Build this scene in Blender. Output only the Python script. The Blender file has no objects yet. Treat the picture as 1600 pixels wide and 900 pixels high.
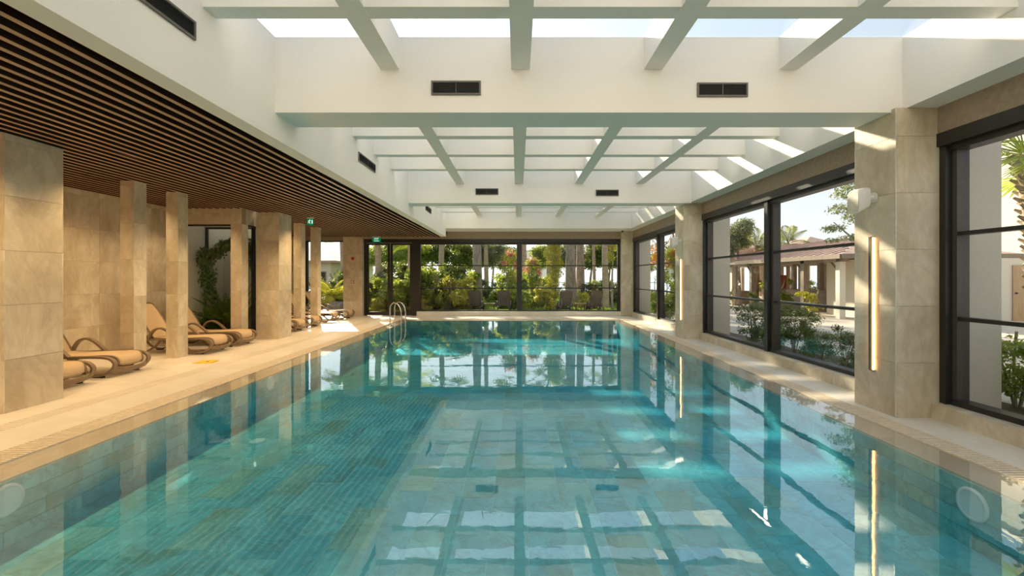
import bpy, math, random
import numpy as np
from mathutils import Vector, Matrix, Euler

sc = bpy.context.scene
COL = sc.collection
rnd = random.Random(7)

# ------------------------------------------------------------------ camera, sky, sun, exposure
cam = bpy.data.cameras.new('camera')
cam.sensor_width = 36.0
cam.lens = 700.0 / 1600.0 * 36.0
cam.shift_x = -9.0 / 1600.0
cam.shift_y = -16.0 / 1600.0
cam.clip_end = 1500
camo = bpy.data.objects.new('camera', cam)
COL.objects.link(camo)
EYE = 1.48
camo.location = (0, 0, EYE)
camo.rotation_euler = (math.radians(90), 0, 0)
sc.camera = camo

SUN_DIR = Vector((0.47, -1.0, -0.55)).normalized()      # the way the light travels
world = bpy.data.worlds.new('sky')
sc.world = world
world.use_nodes = True
wn = world.node_tree
wn.nodes.clear()
wo = wn.nodes.new('ShaderNodeOutputWorld')
bg = wn.nodes.new('ShaderNodeBackground')
def wnode(kind, **kw):
    n = wn.nodes.new(kind)
    for k, v in kw.items(): setattr(n, k, v)
    return n
tc = wnode('ShaderNodeTexCoord')
nv = wnode('ShaderNodeVectorMath', operation='NORMALIZE'); wn.links.new(tc.outputs['Generated'], nv.inputs[0])
sep = wnode('ShaderNodeSeparateXYZ'); wn.links.new(nv.outputs[0], sep.inputs[0])
up = wnode('ShaderNodeValToRGB')                       # hazy pale blue sky, whiter towards the sea horizon
wn.links.new(sep.outputs[2], up.inputs[0])
e = up.color_ramp.elements
e[0].position = 0.0; e[0].color = (1.0, 0.97, 0.92, 1)
e[1].position = 1.0; e[1].color = (0.50, 0.60, 0.76, 1)
m1 = e.new(0.22); m1.color = (0.72, 0.80, 0.90, 1)
m2 = e.new(0.55); m2.color = (0.52, 0.63, 0.80, 1)
dt = wnode('ShaderNodeVectorMath', operation='DOT_PRODUCT'); wn.links.new(nv.outputs[0], dt.inputs[0]); dt.inputs[1].default_value = tuple(-SUN_DIR)
glow = wnode('ShaderNodeMapRange'); glow.inputs['From Min'].default_value = 0.72; glow.inputs['From Max'].default_value = 1.0
glow.inputs['To Min'].default_value = 0.0; glow.inputs['To Max'].default_value = 0.30
wn.links.new(dt.outputs['Value'], glow.inputs['Value'])
mxs = wnode('ShaderNodeMix', data_type='RGBA', blend_type='ADD'); wn.links.new(glow.outputs[0], mxs.inputs[0])
wn.links.new(up.outputs[0], mxs.inputs[6]); mxs.inputs[7].default_value = (1.0, 0.92, 0.78, 1)
away = wnode('ShaderNodeMapRange')                     # the sky deepens away from the sun
away.inputs['From Min'].default_value = 0.2; away.inputs['From Max'].default_value = 0.95
away.inputs['To Min'].default_value = 0.60; away.inputs['To Max'].default_value = 1.0
wn.links.new(dt.outputs['Value'], away.inputs['Value'])
sca = wnode('ShaderNodeVectorMath', operation='SCALE')
wn.links.new(mxs.outputs[2], sca.inputs[0]); wn.links.new(away.outputs[0], sca.inputs['Scale'])
wn.links.new(sca.outputs[0], bg.inputs[0])
bg.inputs[1].default_value = 0.58
wn.links.new(bg.outputs[0], wo.inputs[0])

sd = bpy.data.lights.new('sun', 'SUN')
sd.energy = 4.0
sd.angle = math.radians(1.2)
sd.color = (1.0, 0.86, 0.66)
so = bpy.data.objects.new('sun', sd)
so.rotation_euler = SUN_DIR.to_track_quat('-Z', 'Y').to_euler()
so.location = (-20, 40, 30)
COL.objects.link(so)

sc.view_settings.view_transform = 'Standard'
sc.view_settings.look = 'None'
sc.view_settings.gamma = 1.0
sc.view_settings.use_curve_mapping = False
sc.view_settings.exposure = 1.46
sc.cycles.max_bounces = 10
sc.cycles.diffuse_bounces = 6
sc.cycles.glossy_bounces = 4
sc.cycles.transmission_bounces = 4
sc.cycles.transparent_max_bounces = 24
sc.cycles.caustics_reflective = False
sc.cycles.caustics_refractive = False
sc.cycles.use_denoising = True
sc.cycles.sample_clamp_indirect = 6.0

WARM = (1.0, 0.69, 0.36)
SPOT_W = 54.0

# ------------------------------------------------------------------ materials
def srgb(r, g, b):
    def f(c):
        c /= 255.0
        return c / 12.92 if c <= 0.04045 else ((c + 0.055) / 1.055) ** 2.4
    return (f(r), f(g), f(b), 1.0)

def nodes_of(name):
    m = bpy.data.materials.new(name)
    m.use_nodes = True
    nt = m.node_tree
    b = nt.nodes['Principled BSDF']
    return m, nt, b

def world_pos(nt, scale=(1, 1, 1), per_object=0.0):
    geo = nt.nodes.new('ShaderNodeNewGeometry')
    mp = nt.nodes.new('ShaderNodeMapping')
    mp.inputs['Scale'].default_value = scale
    nt.links.new(geo.outputs['Position'], mp.inputs['Vector'])
    if per_object:
        oi = nt.nodes.new('ShaderNodeObjectInfo')
        mu = nt.nodes.new('ShaderNodeVectorMath'); mu.operation = 'SCALE'
        cx = nt.nodes.new('ShaderNodeCombineXYZ')
        for i in range(3):
            nt.links.new(oi.outputs['Random'], cx.inputs[i])
        nt.links.new(cx.outputs[0], mu.inputs[0]); mu.inputs['Scale'].default_value = per_object
        nt.links.new(mu.outputs[0], mp.inputs['Location'])
    return mp.outputs[0]

def noise(nt, vec, scale, detail=4, rough=0.55, dist=0.0):
    n = nt.nodes.new('ShaderNodeTexNoise')
    n.inputs['Scale'].default_value = scale
    n.inputs['Detail'].default_value = detail
    n.inputs['Roughness'].default_value = rough
    n.inputs['Distortion'].default_value = dist
    nt.links.new(vec, n.inputs['Vector'])
    return n.outputs['Fac']

def ramp(nt, fac, stops):
    r = nt.nodes.new('ShaderNodeValToRGB')
    e = r.color_ramp.elements
    while len(e) < len(stops):
        e.new(0.5)
    for i, (p, c) in enumerate(stops):
        e[i].position = p; e[i].color = c
    nt.links.new(fac, r.inputs[0])
    return r.outputs[0]

def mixc(nt, fac, a, b, mode='MIX'):
    m = nt.nodes.new('ShaderNodeMix'); m.data_type = 'RGBA'; m.blend_type = mode
    if isinstance(fac, (int, float)): m.inputs[0].default_value = fac
    else: nt.links.new(fac, m.inputs[0])
    for i, v in ((6, a), (7, b)):
        if isinstance(v, tuple): m.inputs[i].default_value = v
        else: nt.links.new(v, m.inputs[i])
    return m.outputs[2]

def bump(nt, b, h, strength, dist=0.01):
    n = nt.nodes.new('ShaderNodeBump')
    n.inputs['Strength'].default_value = strength
    n.inputs['Distance'].default_value = dist
    nt.links.new(h, n.inputs['Height'])
    nt.links.new(n.outputs[0], b.inputs['Normal'])

def m_plain(name, c, rough=0.6, metal=0.0, ns=18, var=0.12, bs=0.1):
    m, nt, b = nodes_of(name)
    v = world_pos(nt)
    f = noise(nt, v, ns, 4)
    lo = tuple(x * (1 - var) for x in c[:3]) + (1,)
    hi = tuple(min(1, x * (1 + var)) for x in c[:3]) + (1,)
    nt.links.new(ramp(nt, f, [(0.3, lo), (0.7, hi)]), b.inputs['Base Color'])
    b.inputs['Roughness'].default_value = rough
    b.inputs['Metallic'].default_value = metal
    if bs: bump(nt, b, f, bs, 0.004)
    return m

def m_stone(name, dark, mid, light, rough=0.42, vein=0.9, stretch=(1, 1, 0.55)):
    """pale travertine-like porcelain: soft clouds and diagonal veins, each slab cut from another spot"""
    m, nt, b = nodes_of(name)
    v = world_pos(nt, stretch, per_object=37.0)
    clouds = noise(nt, v, 1.7, 6, 0.6, 0.6)
    veins = noise(nt, v, 1.6, 6, 0.7, 1.8)
    fine = noise(nt, v, 40, 3, 0.6)
    c = ramp(nt, clouds, [(0.34, dark), (0.5, mid), (0.66, light)])
    vv = ramp(nt, veins, [(0.40, (1, 1, 1, 1)), (0.5, (0.86, 0.85, 0.82, 1)), (0.58, (1, 1, 1, 1))])
    c = mixc(nt, vein, c, vv, 'MULTIPLY')
    oi = nt.nodes.new('ShaderNodeObjectInfo')
    sh = ramp(nt, oi.outputs['Random'], [(0.0, (0.975, 0.975, 0.975, 1)), (1.0, (1.02, 1.02, 1.015, 1))])
    c = mixc(nt, 1.0, c, sh, 'MULTIPLY')
    nt.links.new(c, b.inputs['Base Color'])
    b.inputs['Roughness'].default_value = rough
    bump(nt, b, fine, 0.06, 0.002)
    return m

def m_pool_tile():
    m, nt, b = nodes_of('green_pool_stone')
    v = world_pos(nt, (1, 1, 1), per_object=53.0)
    clouds = noise(nt, v, 1.5, 5, 0.6, 0.8)
    veins = noise(nt, v, 0.9, 5, 0.65, 1.6)
    oi = nt.nodes.new('ShaderNodeObjectInfo')
    base = ramp(nt, oi.outputs['Random'], [(0.0, (0.25, 0.62, 0.68, 1)), (0.35, (0.34, 0.72, 0.76, 1)),
                                            (0.7, (0.42, 0.75, 0.75, 1)), (0.88, (0.48, 0.72, 0.66, 1)), (1.0, (0.52, 0.64, 0.52, 1))])
    c = mixc(nt, 1.0, base, ramp(nt, clouds, [(0.3, (0.70, 0.74, 0.76, 1)), (0.7, (1.18, 1.14, 1.10, 1))]), 'MULTIPLY')
    vv = ramp(nt, veins, [(0.46, (0, 0, 0, 1)), (0.49, (0.35, 0.35, 0.35, 1)), (0.51, (0, 0, 0, 1))])
    c = mixc(nt, vv, c, (0.22, 0.26, 0.17, 1))
    pale = ramp(nt, noise(nt, v, 0.7, 4, 0.6, 0.5), [(0.57, (0, 0, 0, 1)), (0.68, (0.6, 0.6, 0.6, 1))])
    c = mixc(nt, pale, c, (0.34, 0.34, 0.22, 1))
    speck = ramp(nt, noise(nt, v, 14, 5, 0.75, 0.4), [(0.3, (0.82, 0.84, 0.86, 1)), (0.7, (1.12, 1.10, 1.08, 1))])
    c = mixc(nt, 1.0, c, speck, 'MULTIPLY')
    nt.links.new(c, b.inputs['Base Color'])
    b.inputs['Roughness'].default_value = 0.5
    return m

def m_glass(name, tint=(0.97, 0.985, 0.98, 1), ior=1.45):
    m = bpy.data.materials.new(name); m.use_nodes = True
    nt = m.node_tree; nt.nodes.clear()
    out = nt.nodes.new('ShaderNodeOutputMaterial')
    mx = nt.nodes.new('ShaderNodeMixShader')
    tr = nt.nodes.new('ShaderNodeBsdfTransparent'); tr.inputs[0].default_value = tint
    gl = nt.nodes.new('ShaderNodeBsdfGlossy'); gl.inputs['Roughness'].default_value = 0.0
    fr = nt.nodes.new('ShaderNodeFresnel'); fr.inputs['IOR'].default_value = ior
    ge = nt.nodes.new('ShaderNodeNewGeometry')
    # the far side of a pane meets the ray from inside: its mirror part stays off there
    sb = nt.nodes.new('ShaderNodeMath'); sb.operation = 'SUBTRACT'; sb.inputs[0].default_value = 1.0
    nt.links.new(ge.outputs['Backfacing'], sb.inputs[1])
    mu = nt.nodes.new('ShaderNodeMath'); mu.operation = 'MULTIPLY'
    nt.links.new(sb.outputs[0], mu.inputs[0]); nt.links.new(fr.outputs[0], mu.inputs[1])
    nt.links.new(mu.outputs[0], mx.inputs[0])
    nt.links.new(tr.outputs[0], mx.inputs[1]); nt.links.new(gl.outputs[0], mx.inputs[2])
    nt.links.new(mx.outputs[0], out.inputs[0])
    return m, nt, gl, fr

def m_water(name, tint, ripple=1.0, body=None):
    m, nt, gl, fr = m_glass(name, tint, 2.1)
    gl.inputs['Color'].default_value = (0.95, 1.0, 1.0, 1)
    v = world_pos(nt)
    a = noise(nt, v, 1.1, 2, 0.5, 0.4)
    c = noise(nt, v, 5.5, 3, 0.5, 0.8)
    ad = nt.nodes.new('ShaderNodeMath'); ad.operation = 'MULTIPLY_ADD'
    ad.inputs[1].default_value = 0.16
    nt.links.new(c, ad.inputs[0]); nt.links.new(a, ad.inputs[2])
    bp = nt.nodes.new('ShaderNodeBump')
    bp.inputs['Strength'].default_value = 0.022 * ripple
    bp.inputs['Distance'].default_value = 0.09
    nt.links.new(ad.outputs[0], bp.inputs['Height'])
    nt.links.new(bp.outputs[0], gl.inputs['Normal'])
    if body:
        va = nt.nodes.new('ShaderNodeVolumeAbsorption')
        va.inputs['Color'].default_value = body[0]; va.inputs['Density'].default_value = body[1]
        nt.links.new(va.outputs[0], nt.nodes['Material Output'].inputs['Volume'])
    return m

def m_leaf(name, c1, c2, trans=0.45):
    m = bpy.data.materials.new(name); m.use_nodes = True
    nt = m.node_tree; nt.nodes.clear()
    out = nt.nodes.new('ShaderNodeOutputMaterial')
    v = world_pos(nt)
    f = noise(nt, v, 9.0, 3, 0.7)
    col = ramp(nt, f, [(0.35, c1), (0.65, c2)])
    d = nt.nodes.new('ShaderNodeBsdfPrincipled'); d.inputs['Roughness'].default_value = 0.45
    t = nt.nodes.new('ShaderNodeBsdfTranslucent')
    mx = nt.nodes.new('ShaderNodeMixShader'); mx.inputs[0].default_value = trans
    nt.links.new(col, d.inputs['Base Color'])
    tc = mixc(nt, 1.0, col, (1.5, 1.35, 0.55, 1), 'MULTIPLY')
    nt.links.new(tc, t.inputs[0])
    nt.links.new(d.outputs[0], mx.inputs[1]); nt.links.new(t.outputs[0], mx.inputs[2])
    nt.links.new(mx.outputs[0], out.inputs[0])
    return m

def m_bark(name, c1, c2, sz=(6, 6, 1.2)):
    m, nt, b = nodes_of(name)
    v = world_pos(nt, sz)
    f = noise(nt, v, 2.4, 6, 0.7, 0.8)
    nt.links.new(ramp(nt, f, [(0.35, c1), (0.62, c2)]), b.inputs['Base Color'])
    b.inputs['Roughness'].default_value = 0.9
    bump(nt, b, f, 0.8, 0.03)
    return m

def m_emit(name, c, s):
    m = bpy.data.materials.new(name); m.use_nodes = True
    nt = m.node_tree; nt.nodes.clear()
    out = nt.nodes.new('ShaderNodeOutputMaterial')
    e = nt.nodes.new('ShaderNodeEmission')
    e.inputs[0].default_value = c; e.inputs[1].default_value = s
    nt.links.new(e.outputs[0], out.inputs[0])
    return m

def m_wood(name, c1, c2, axis=(14, 0.7, 14), rough=0.45):
    m, nt, b = nodes_of(name)
    v = world_pos(nt, axis, per_object=11.0)
    f = noise(nt, v, 2.2, 6, 0.65, 0.6)
    nt.links.new(ramp(nt, f, [(0.3, c1), (0.7, c2)]), b.inputs['Base Color'])
    b.inputs['Roughness'].default_value = rough
    bump(nt, b, f, 0.15, 0.003)
    return m

M = {}
M['plaster'] = m_plain('cream_plaster', (0.89, 0.855, 0.79, 1), 0.85, ns=60, var=0.02, bs=0.15)
M['stone'] = m_stone('travertine_cladding', srgb(198, 182, 154), srgb(217, 203, 178), srgb(232, 221, 200))
M['deck'] = m_stone('pale_deck_stone', srgb(228, 218, 200), srgb(234, 225, 208), srgb(240, 232, 216), 0.35, vein=0.12)
M['coping'] = m_stone('coping_stone', srgb(208, 188, 160), srgb(216, 198, 172), srgb(224, 208, 184), 0.35, vein=0.15)
M['grout'] = m_plain('grout', srgb(176, 156, 128), 0.9)
M['poolgrout'] = m_plain('pool_grout', (0.72, 0.80, 0.76, 1), 0.8)
M['pooltile'] = m_pool_tile()
M['water'] = m_water('pool_water', (0.97, 1.0, 1.0, 1), body=((0.27, 0.86, 0.98, 1), 0.66))
M['film'] = m_water('overflow_water', (0.93, 0.95, 0.95, 1))
M['glass'] = m_glass('window_glass', ior=1.33)[0]
M['black'] = m_plain('black_powder_coat', (0.022, 0.020, 0.018, 1), 0.35, bs=0.02)
M['jamb'] = m_plain('bronze_grey_profile', (0.085, 0.072, 0.062, 1), 0.4, bs=0.02)
M['taupe'] = m_plain('taupe_panel', srgb(165, 146, 126), 0.7, bs=0.03)
M['slat'] = m_wood('walnut_shaded', (0.030, 0.012, 0.007, 1), (0.055, 0.023, 0.013, 1))
M['slatlit'] = m_wood('walnut_floor_lit', (0.34, 0.21, 0.135, 1), (0.50, 0.33, 0.22, 1))
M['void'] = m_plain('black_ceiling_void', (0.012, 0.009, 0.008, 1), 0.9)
M['grate'] = m_plain('white_grate', srgb(232, 216, 190), 0.5)
M['slot'] = m_plain('grate_channel', srgb(150, 112, 80), 0.8)
M['groove'] = m_plain('deck_groove', srgb(196, 166, 126), 0.8)
M['chrome'] = m_plain('polished_steel', (0.72, 0.70, 0.66, 1), 0.12, 1.0, var=0.03, bs=0)
M['trim'] = m_plain('steel_corner_trim', srgb(226, 218, 200), 0.3, 0.4)
M['vent'] = m_plain('dark_vent_metal', (0.03, 0.03, 0.03, 1), 0.45)
M['ventframe'] = m_plain('vent_frame_metal', (0.12, 0.105, 0.085, 1), 0.45)
M['frame'] = m_plain('taupe_resin', srgb(132, 112, 86), 0.5, bs=0.03)
M['sling'] = m_plain('tan_sling_fabric', srgb(206, 178, 140), 0.85, ns=220, bs=0.4)
M['greysling'] = m_plain('grey_sling_fabric', srgb(120, 112, 104), 0.85, ns=220, bs=0.4)
M['greyframe'] = m_plain('grey_resin', srgb(96, 88, 80), 0.5, bs=0.03)
M['rubber'] = m_plain('black_rubber', (0.02, 0.02, 0.02, 1), 0.8)
M['white'] = m_plain('white_plastic', (0.84, 0.83, 0.80, 1), 0.5, var=0.0, bs=0)
M['red'] = m_plain('red_plastic', (0.55, 0.03, 0.02, 1), 0.4, bs=0)
M['green'] = m_emit('lit_green_sign', (0.0, 0.10, 0.035, 1), 0.6)
M['signwhite'] = m_emit('lit_sign_legend', (0.85, 0.95, 0.85, 1), 0.45)
M['lamp'] = m_emit('warm_led_diffuser', (1.0, 0.42, 0.12, 1), 4.5)
M['spotface'] = m_emit('spot_lens', (1.0, 0.6, 0.3, 1), 4.0)
M['yellow'] = m_plain('yellow_plastic', srgb(246, 190, 20), 0.5)
M['leaf1'] = m_leaf('fresh_green_leaf', (0.20, 0.30, 0.06, 1), (0.42, 0.48, 0.12, 1), 0.5)
M['leaf2'] = m_leaf('dark_green_leaf', (0.10, 0.15, 0.03, 1), (0.21, 0.26, 0.06, 1), 0.4)
M['leaf3'] = m_leaf('yellow_green_leaf', (0.40, 0.45, 0.07, 1), (0.62, 0.58, 0.16, 1), 0.5)
M['leaf4'] = m_leaf('grey_green_leaf', (0.16, 0.21, 0.12, 1), (0.30, 0.34, 0.20, 1), 0.4)
M['leaf5'] = m_leaf('indoor_dark_leaf', (0.05, 0.11, 0.025, 1), (0.12, 0.22, 0.05, 1), 0.25)
M['pinkleaf'] = m_leaf('pink_bract', (0.62, 0.24, 0.24, 1), (0.80, 0.45, 0.38, 1), 0.35)
M['orangeleaf'] = m_leaf('orange_autumn_leaf', (0.55, 0.20, 0.05, 1), (0.75, 0.38, 0.08, 1), 0.5)
M['bark'] = m_bark('rough_bark', (0.22, 0.17, 0.14, 1), (0.50, 0.41, 0.34, 1))
M['palmbark'] = m_bark('palm_bark', (0.38, 0.28, 0.20, 1), (0.64, 0.50, 0.38, 1), (1.5, 1.5, 9))
M['stem'] = m_bark('pale_stem', (0.28, 0.23, 0.15, 1), (0.46, 0.40, 0.28, 1))
M['grass'] = m_plain('lawn_grass', (0.16, 0.27, 0.04, 1), 0.9, ns=5, var=0.4, bs=0.6)
M['blade'] = m_leaf('grass_blade', (0.20, 0.34, 0.04, 1), (0.34, 0.46, 0.07, 1), 0.4)
M['paving'] = m_plain('pale_terrace_paving', srgb(196, 184, 168), 0.8, ns=3, var=0.12)
M['soil'] = m_plain('brown_soil', (0.11, 0.075, 0.045, 1), 0.95, ns=30, var=0.4, bs=0.8)
M['extwall'] = m_plain('cream_render', srgb(232, 224, 205), 0.9, ns=40, var=0.03)
M['pier'] = m_plain('pier_render', srgb(222, 212, 194), 0.9, ns=40, var=0.03)
M['rooftile'] = m_plain('rose_roof_tile', srgb(190, 160, 146), 0.85, ns=4, var=0.15, bs=0.3)
M['timber'] = m_wood('weathered_timber', (0.20, 0.15, 0.11, 1), (0.36, 0.28, 0.21, 1), (10, 10, 1))
M['brick'] = m_plain('red_panel', srgb(150, 62, 40), 0.8, ns=12)
M['sea'] = m_plain('pale_sea', srgb(196, 210, 220), 0.35, ns=0.4)
M['rock'] = m_plain('grey_rock', (0.26, 0.25, 0.24, 1), 0.9, ns=6, var=0.35, bs=0.8)
M['door'] = m_wood('oak_door', (0.42, 0.27, 0.14, 1), (0.58, 0.40, 0.23, 1), (10, 10, 1))

# ------------------------------------------------------------------ object helpers
def props(o, label=None, cat=None, group=None, kind=None):
    if label: o['label'] = label
    if cat: o['category'] = cat
    if group: o['group'] = group
    if kind: o['kind'] = kind
    return o

def link(name, me, mat=None, parent=None, **kw):
    o = bpy.data.objects.new(name, me)
    if mat is not None and me is not None and len(me.materials) == 0:
        me.materials.append(mat)
    COL.objects.link(o)
    if parent is not None: o.parent = parent
    return props(o, **kw)

def empty(name, loc=(0, 0, 0), rz=0.0, **kw):
    o = bpy.data.objects.new(name, None)
    o.location = loc; o.rotation_euler = (0, 0, rz)
    o.empty_display_size = 0.1
    COL.objects.link(o)
    return props(o, **kw)

class MB:
    def __init__(s): s.v = []; s.f = []
    def raw(s, vs, fs):
        k = len(s.v); s.v += [tuple(v) for v in vs]; s.f += [tuple(i + k for i in f) for f in fs]; return s
    def box(s, x0, x1, y0, y1, z0, z1):
        return s.raw([(x0, y0, z0), (x1, y0, z0), (x1, y1, z0), (x0, y1, z0), (x0, y0, z1), (x1, y0, z1), (x1, y1, z1), (x0, y1, z1)],
                     [(3, 2, 1, 0), (4, 5, 6, 7), (0, 1, 5, 4), (1, 2, 6, 5), (2, 3, 7, 6), (3, 0, 4, 7)])
    def cyl(s, p0, p1, r0, r1=None, n=12):
        r1 = r0 if r1 is None else r1
        p0, p1 = Vector(p0), Vector(p1)
        d = (p1 - p0).normalized()
        a = d.orthogonal().normalized(); b = d.cross(a)
        vs = []
        for p, r in ((p0, r0), (p1, r1)):
            for i in range(n):
                t = 2 * math.pi * i / n
                vs.append(p + a * (r * math.cos(t)) + b * (r * math.sin(t)))
        fs = [(i, (i + 1) % n, n + (i + 1) % n, n + i) for i in range(n)]
        fs += [tuple(reversed(range(n))), tuple(range(n, 2 * n))]
        return s.raw(vs, fs)
    def tube(s, pts, rad, n=8, closed=False):
        pts = [Vector(p) for p in pts]
        N = len(pts); vs = []; ref = None
        for i, p in enumerate(pts):
            q = (pts[(i + 1) % N] if closed or i < N - 1 else p) - (pts[i - 1] if closed or i > 0 else p)
            q.normalize()
            if ref is None: ref = q.orthogonal().normalized()
            ref = (ref - q * ref.dot(q)).normalized()
            b = q.cross(ref)
            r = rad[i] if isinstance(rad, (list, tuple)) else rad
            for k in range(n):
                t = 2 * math.pi * k / n
                vs.append(p + ref * (r * math.cos(t)) + b * (r * math.sin(t)))
        fs = []
        for i in range(N if closed else N - 1):
            j = (i + 1) % N
            for k in range(n):
                fs.append((i * n + k, i * n + (k + 1) % n, j * n + (k + 1) % n, j * n + k))
        if not closed: fs += [tuple(reversed(range(n))), tuple(range((N - 1) * n, N * n))]
        return s.raw(vs, fs)
    def ribbon(s, pts, w, t, side=(0, 1, 0)):
        """flat bar of width w (along side) and thickness t swept along pts"""
        side = Vector(side).normalized(); pts = [Vector(p) for p in pts]; N = len(pts); vs = []
        for i, p in enumerate(pts):
            q = (pts[min(i + 1, N - 1)] - pts[max(i - 1, 0)]).normalized()
            nn = q.cross(side).normalized()
            for a, b in ((-.5, -.5), (.5, -.5), (.5, .5), (-.5, .5)):
                vs.append(p + side * (a * w) + nn * (b * t))
        fs = []
        for i in range(N - 1):
            for k in range(4):
                fs.append((i * 4 + k, i * 4 + (k + 1) % 4, i * 4 + 4 + (k + 1) % 4, i * 4 + 4 + k))
        fs += [(3, 2, 1, 0), tuple((N - 1) * 4 + k for k in range(4))]
        return s.raw(vs, fs)
    def mesh(s, name, smooth=False):
        me = bpy.data.meshes.new(name)
        me.from_pydata(s.v, [], s.f)
        if smooth: me.polygons.foreach_set('use_smooth', [True] * len(me.polygons))
        me.update()
        return me
    def put(s, name, mat, parent=None, smooth=False, **kw):
        return link(name, s.mesh(name, smooth), mat, parent, **kw)

_box = {}
def boxo(name, x0, x1, y0, y1, z0, z1, mat, parent=None, **kw):
    """a box with its origin at its middle; alike boxes share one mesh"""
    k = (round(x1 - x0, 3), round(y1 - y0, 3), round(z1 - z0, 3), mat.name)
    if k not in _box:
        a, b, c = (x1 - x0) / 2, (y1 - y0) / 2, (z1 - z0) / 2
        me = MB().box(-a, a, -b, b, -c, c).mesh(name)
        me.materials.append(mat); _box[k] = me
    o = link(name, _box[k], None, parent, **kw)
    o.location = ((x0 + x1) / 2, (y0 + y1) / 2, (z0 + z1) / 2)
    return o

def smooth_path(pts, n=8):
    """Catmull-Rom through pts"""
    P = [Vector(p) for p in pts]; P = [P[0] * 2 - P[1]] + P + [P[-1] * 2 - P[-2]]
    out = []
    for i in range(1, len(P) - 2):
        for k in range(n):
            t = k / n
            a, b, c, d = P[i - 1], P[i], P[i + 1], P[i + 2]
            out.append(0.5 * ((2 * b) + (c - a) * t + (2 * a - 5 * b + 4 * c - d) * t * t + (3 * b - a - 3 * c + d) * t ** 3))
    out.append(P[-2])
    return out

def children(o): return [c for c in bpy.data.objects if c.parent == o]
def copy_tree(o, parent=None):
    c = o.copy(); COL.objects.link(c)
    if parent is not None: c.parent = parent
    for ch in KIDS.get(o.name, []): copy_tree(ch, c)
    return c
KIDS = {}
def index_kids(root):
    KIDS[root.name] = children(root)
    for k in KIDS[root.name]: index_kids(k)

def cuts(a, b, step, off=0.0):
    """cut a..b at multiples of step"""
    c = [a]; t = a - (off % step) + step
    while t < b - 1e-4:
        if t > a + 0.03 and b - t > 0.03: c.append(t)
        t += step
    return c + [b]

TH = 0.012   # cladding thickness
G = 0.0015   # half joint

def clad_column(name, x0, x1, y0, y1, z1, label, z0=0.0, trim=None):
    c = MB().box(x0 + TH * .7, x1 - TH * .7, y0 + TH * .7, y1 - TH * .7, z0, z1).put(name, M['grout'], label=label, kind='structure')
    zs = cuts(z0, z1, 0.6, 0.02)
    for a, b in zip(zs, zs[1:]):
        boxo('tile', x0, x1, y0, y0 + TH, a + G, b - G, M['stone'], c)
        boxo('tile', x0, x1, y1 - TH, y1, a + G, b - G, M['stone'], c)
        boxo('tile', x0, x0 + TH, y0 + TH, y1 - TH, a + G, b - G, M['stone'], c)
        boxo('tile', x1 - TH, x1, y0 + TH, y1 - TH, a + G, b - G, M['stone'], c)
    if trim:
        for (tx, ty) in trim:
            boxo('corner_trim', tx - .004, tx + .004, ty - .004, ty + .004, z0, z1, M['trim'], c)
    return c

# ------------------------------------------------------------------ the pool
XL, XR, YN, YF = -3.80, 3.36, 0.9, 15.65      # inner edges of the basin
DEPTH = 0.52
GL0, GL1 = -4.42, -4.13                       # left overflow grate
GR0, GR1 = 3.66, 3.90                         # right overflow grate
GF0, GF1 = 15.98, 16.22                       # far overflow grate
WZ = -0.006                                   # water level

pf = MB().box(XL - .3, XR + .3, YN - .3, YF + .3, -DEPTH - .25, -DEPTH - .003).put('pool_floor', M['poolgrout'], label='green stone tiled pool floor seen through the water', kind='structure')
cells = []
nx = 24; tw = (XR - XL) / nx
for i in range(nx):
    off = [0.0, 0.3, 0.12, 0.42][i % 4]
    ys = cuts(YN, YF, 0.6, off)
    for a, b in zip(ys, ys[1:]):
        cells.append((XL + i * tw + .003, XL + (i + 1) * tw - .003, a + .003, b - .003))
cells.sort(key=lambda c: c[2])
far_mb = MB()
for k, c in enumerate(cells):
    if k < 300: boxo('tile', c[0], c[1], c[2], c[3], -DEPTH - .02, -DEPTH, M['pooltile'], pf)
    else: far_mb.box(c[0], c[1], c[2], c[3], -DEPTH - .02, -DEPTH)
far_mb.put('far_tiles', M['pooltile'], pf, kind='stuff')
def pool_wall(name, axis, p, a, b, sgn, label):
    z0, z1 = -DEPTH, -.035
    if axis == 'x': w = MB().box(min(p, p + sgn * .2), max(p, p + sgn * .2), a, b, z0 - .2, z1)
    else: w = MB().box(a, b, min(p, p + sgn * .2), max(p, p + sgn * .2), z0 - .2, z1)
    w = w.put(name, M['poolgrout'], label=label, kind='structure')
    rows = 4; h = (z1 - z0) / rows
    for r in range(rows):
        ts = cuts(a, b, 0.6, [0, .3][r % 2])
        for s, e in zip(ts, ts[1:]):
            q0, q1 = (p - .010, p + .002) if sgn > 0 else (p - .002, p + .010)
            if axis == 'x': boxo('tile', q0, q1, s + .002, e - .002, z0 + r * h + .002, z0 + (r + 1) * h - .002, M['pooltile'], w)
            else: boxo('tile', s + .002, e - .002, q0, q1, z0 + r * h + .002, z0 + (r + 1) * h - .002, M['pooltile'], w)
    return w
pool_wall('pool_wall_left', 'x', XL, YN, YF, -1, 'left side of the basin in green stone tiles')
pool_wall('pool_wall_right', 'x', XR, YN, YF, 1, 'right side of the basin in green stone tiles')
pool_wall('pool_wall_far', 'y', YF, XL, XR, 1, 'far end of the basin in green stone tiles')
pool_wall('pool_wall_near', 'y', YN, XL, XR, -1, 'near end of the basin in green stone tiles')

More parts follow.
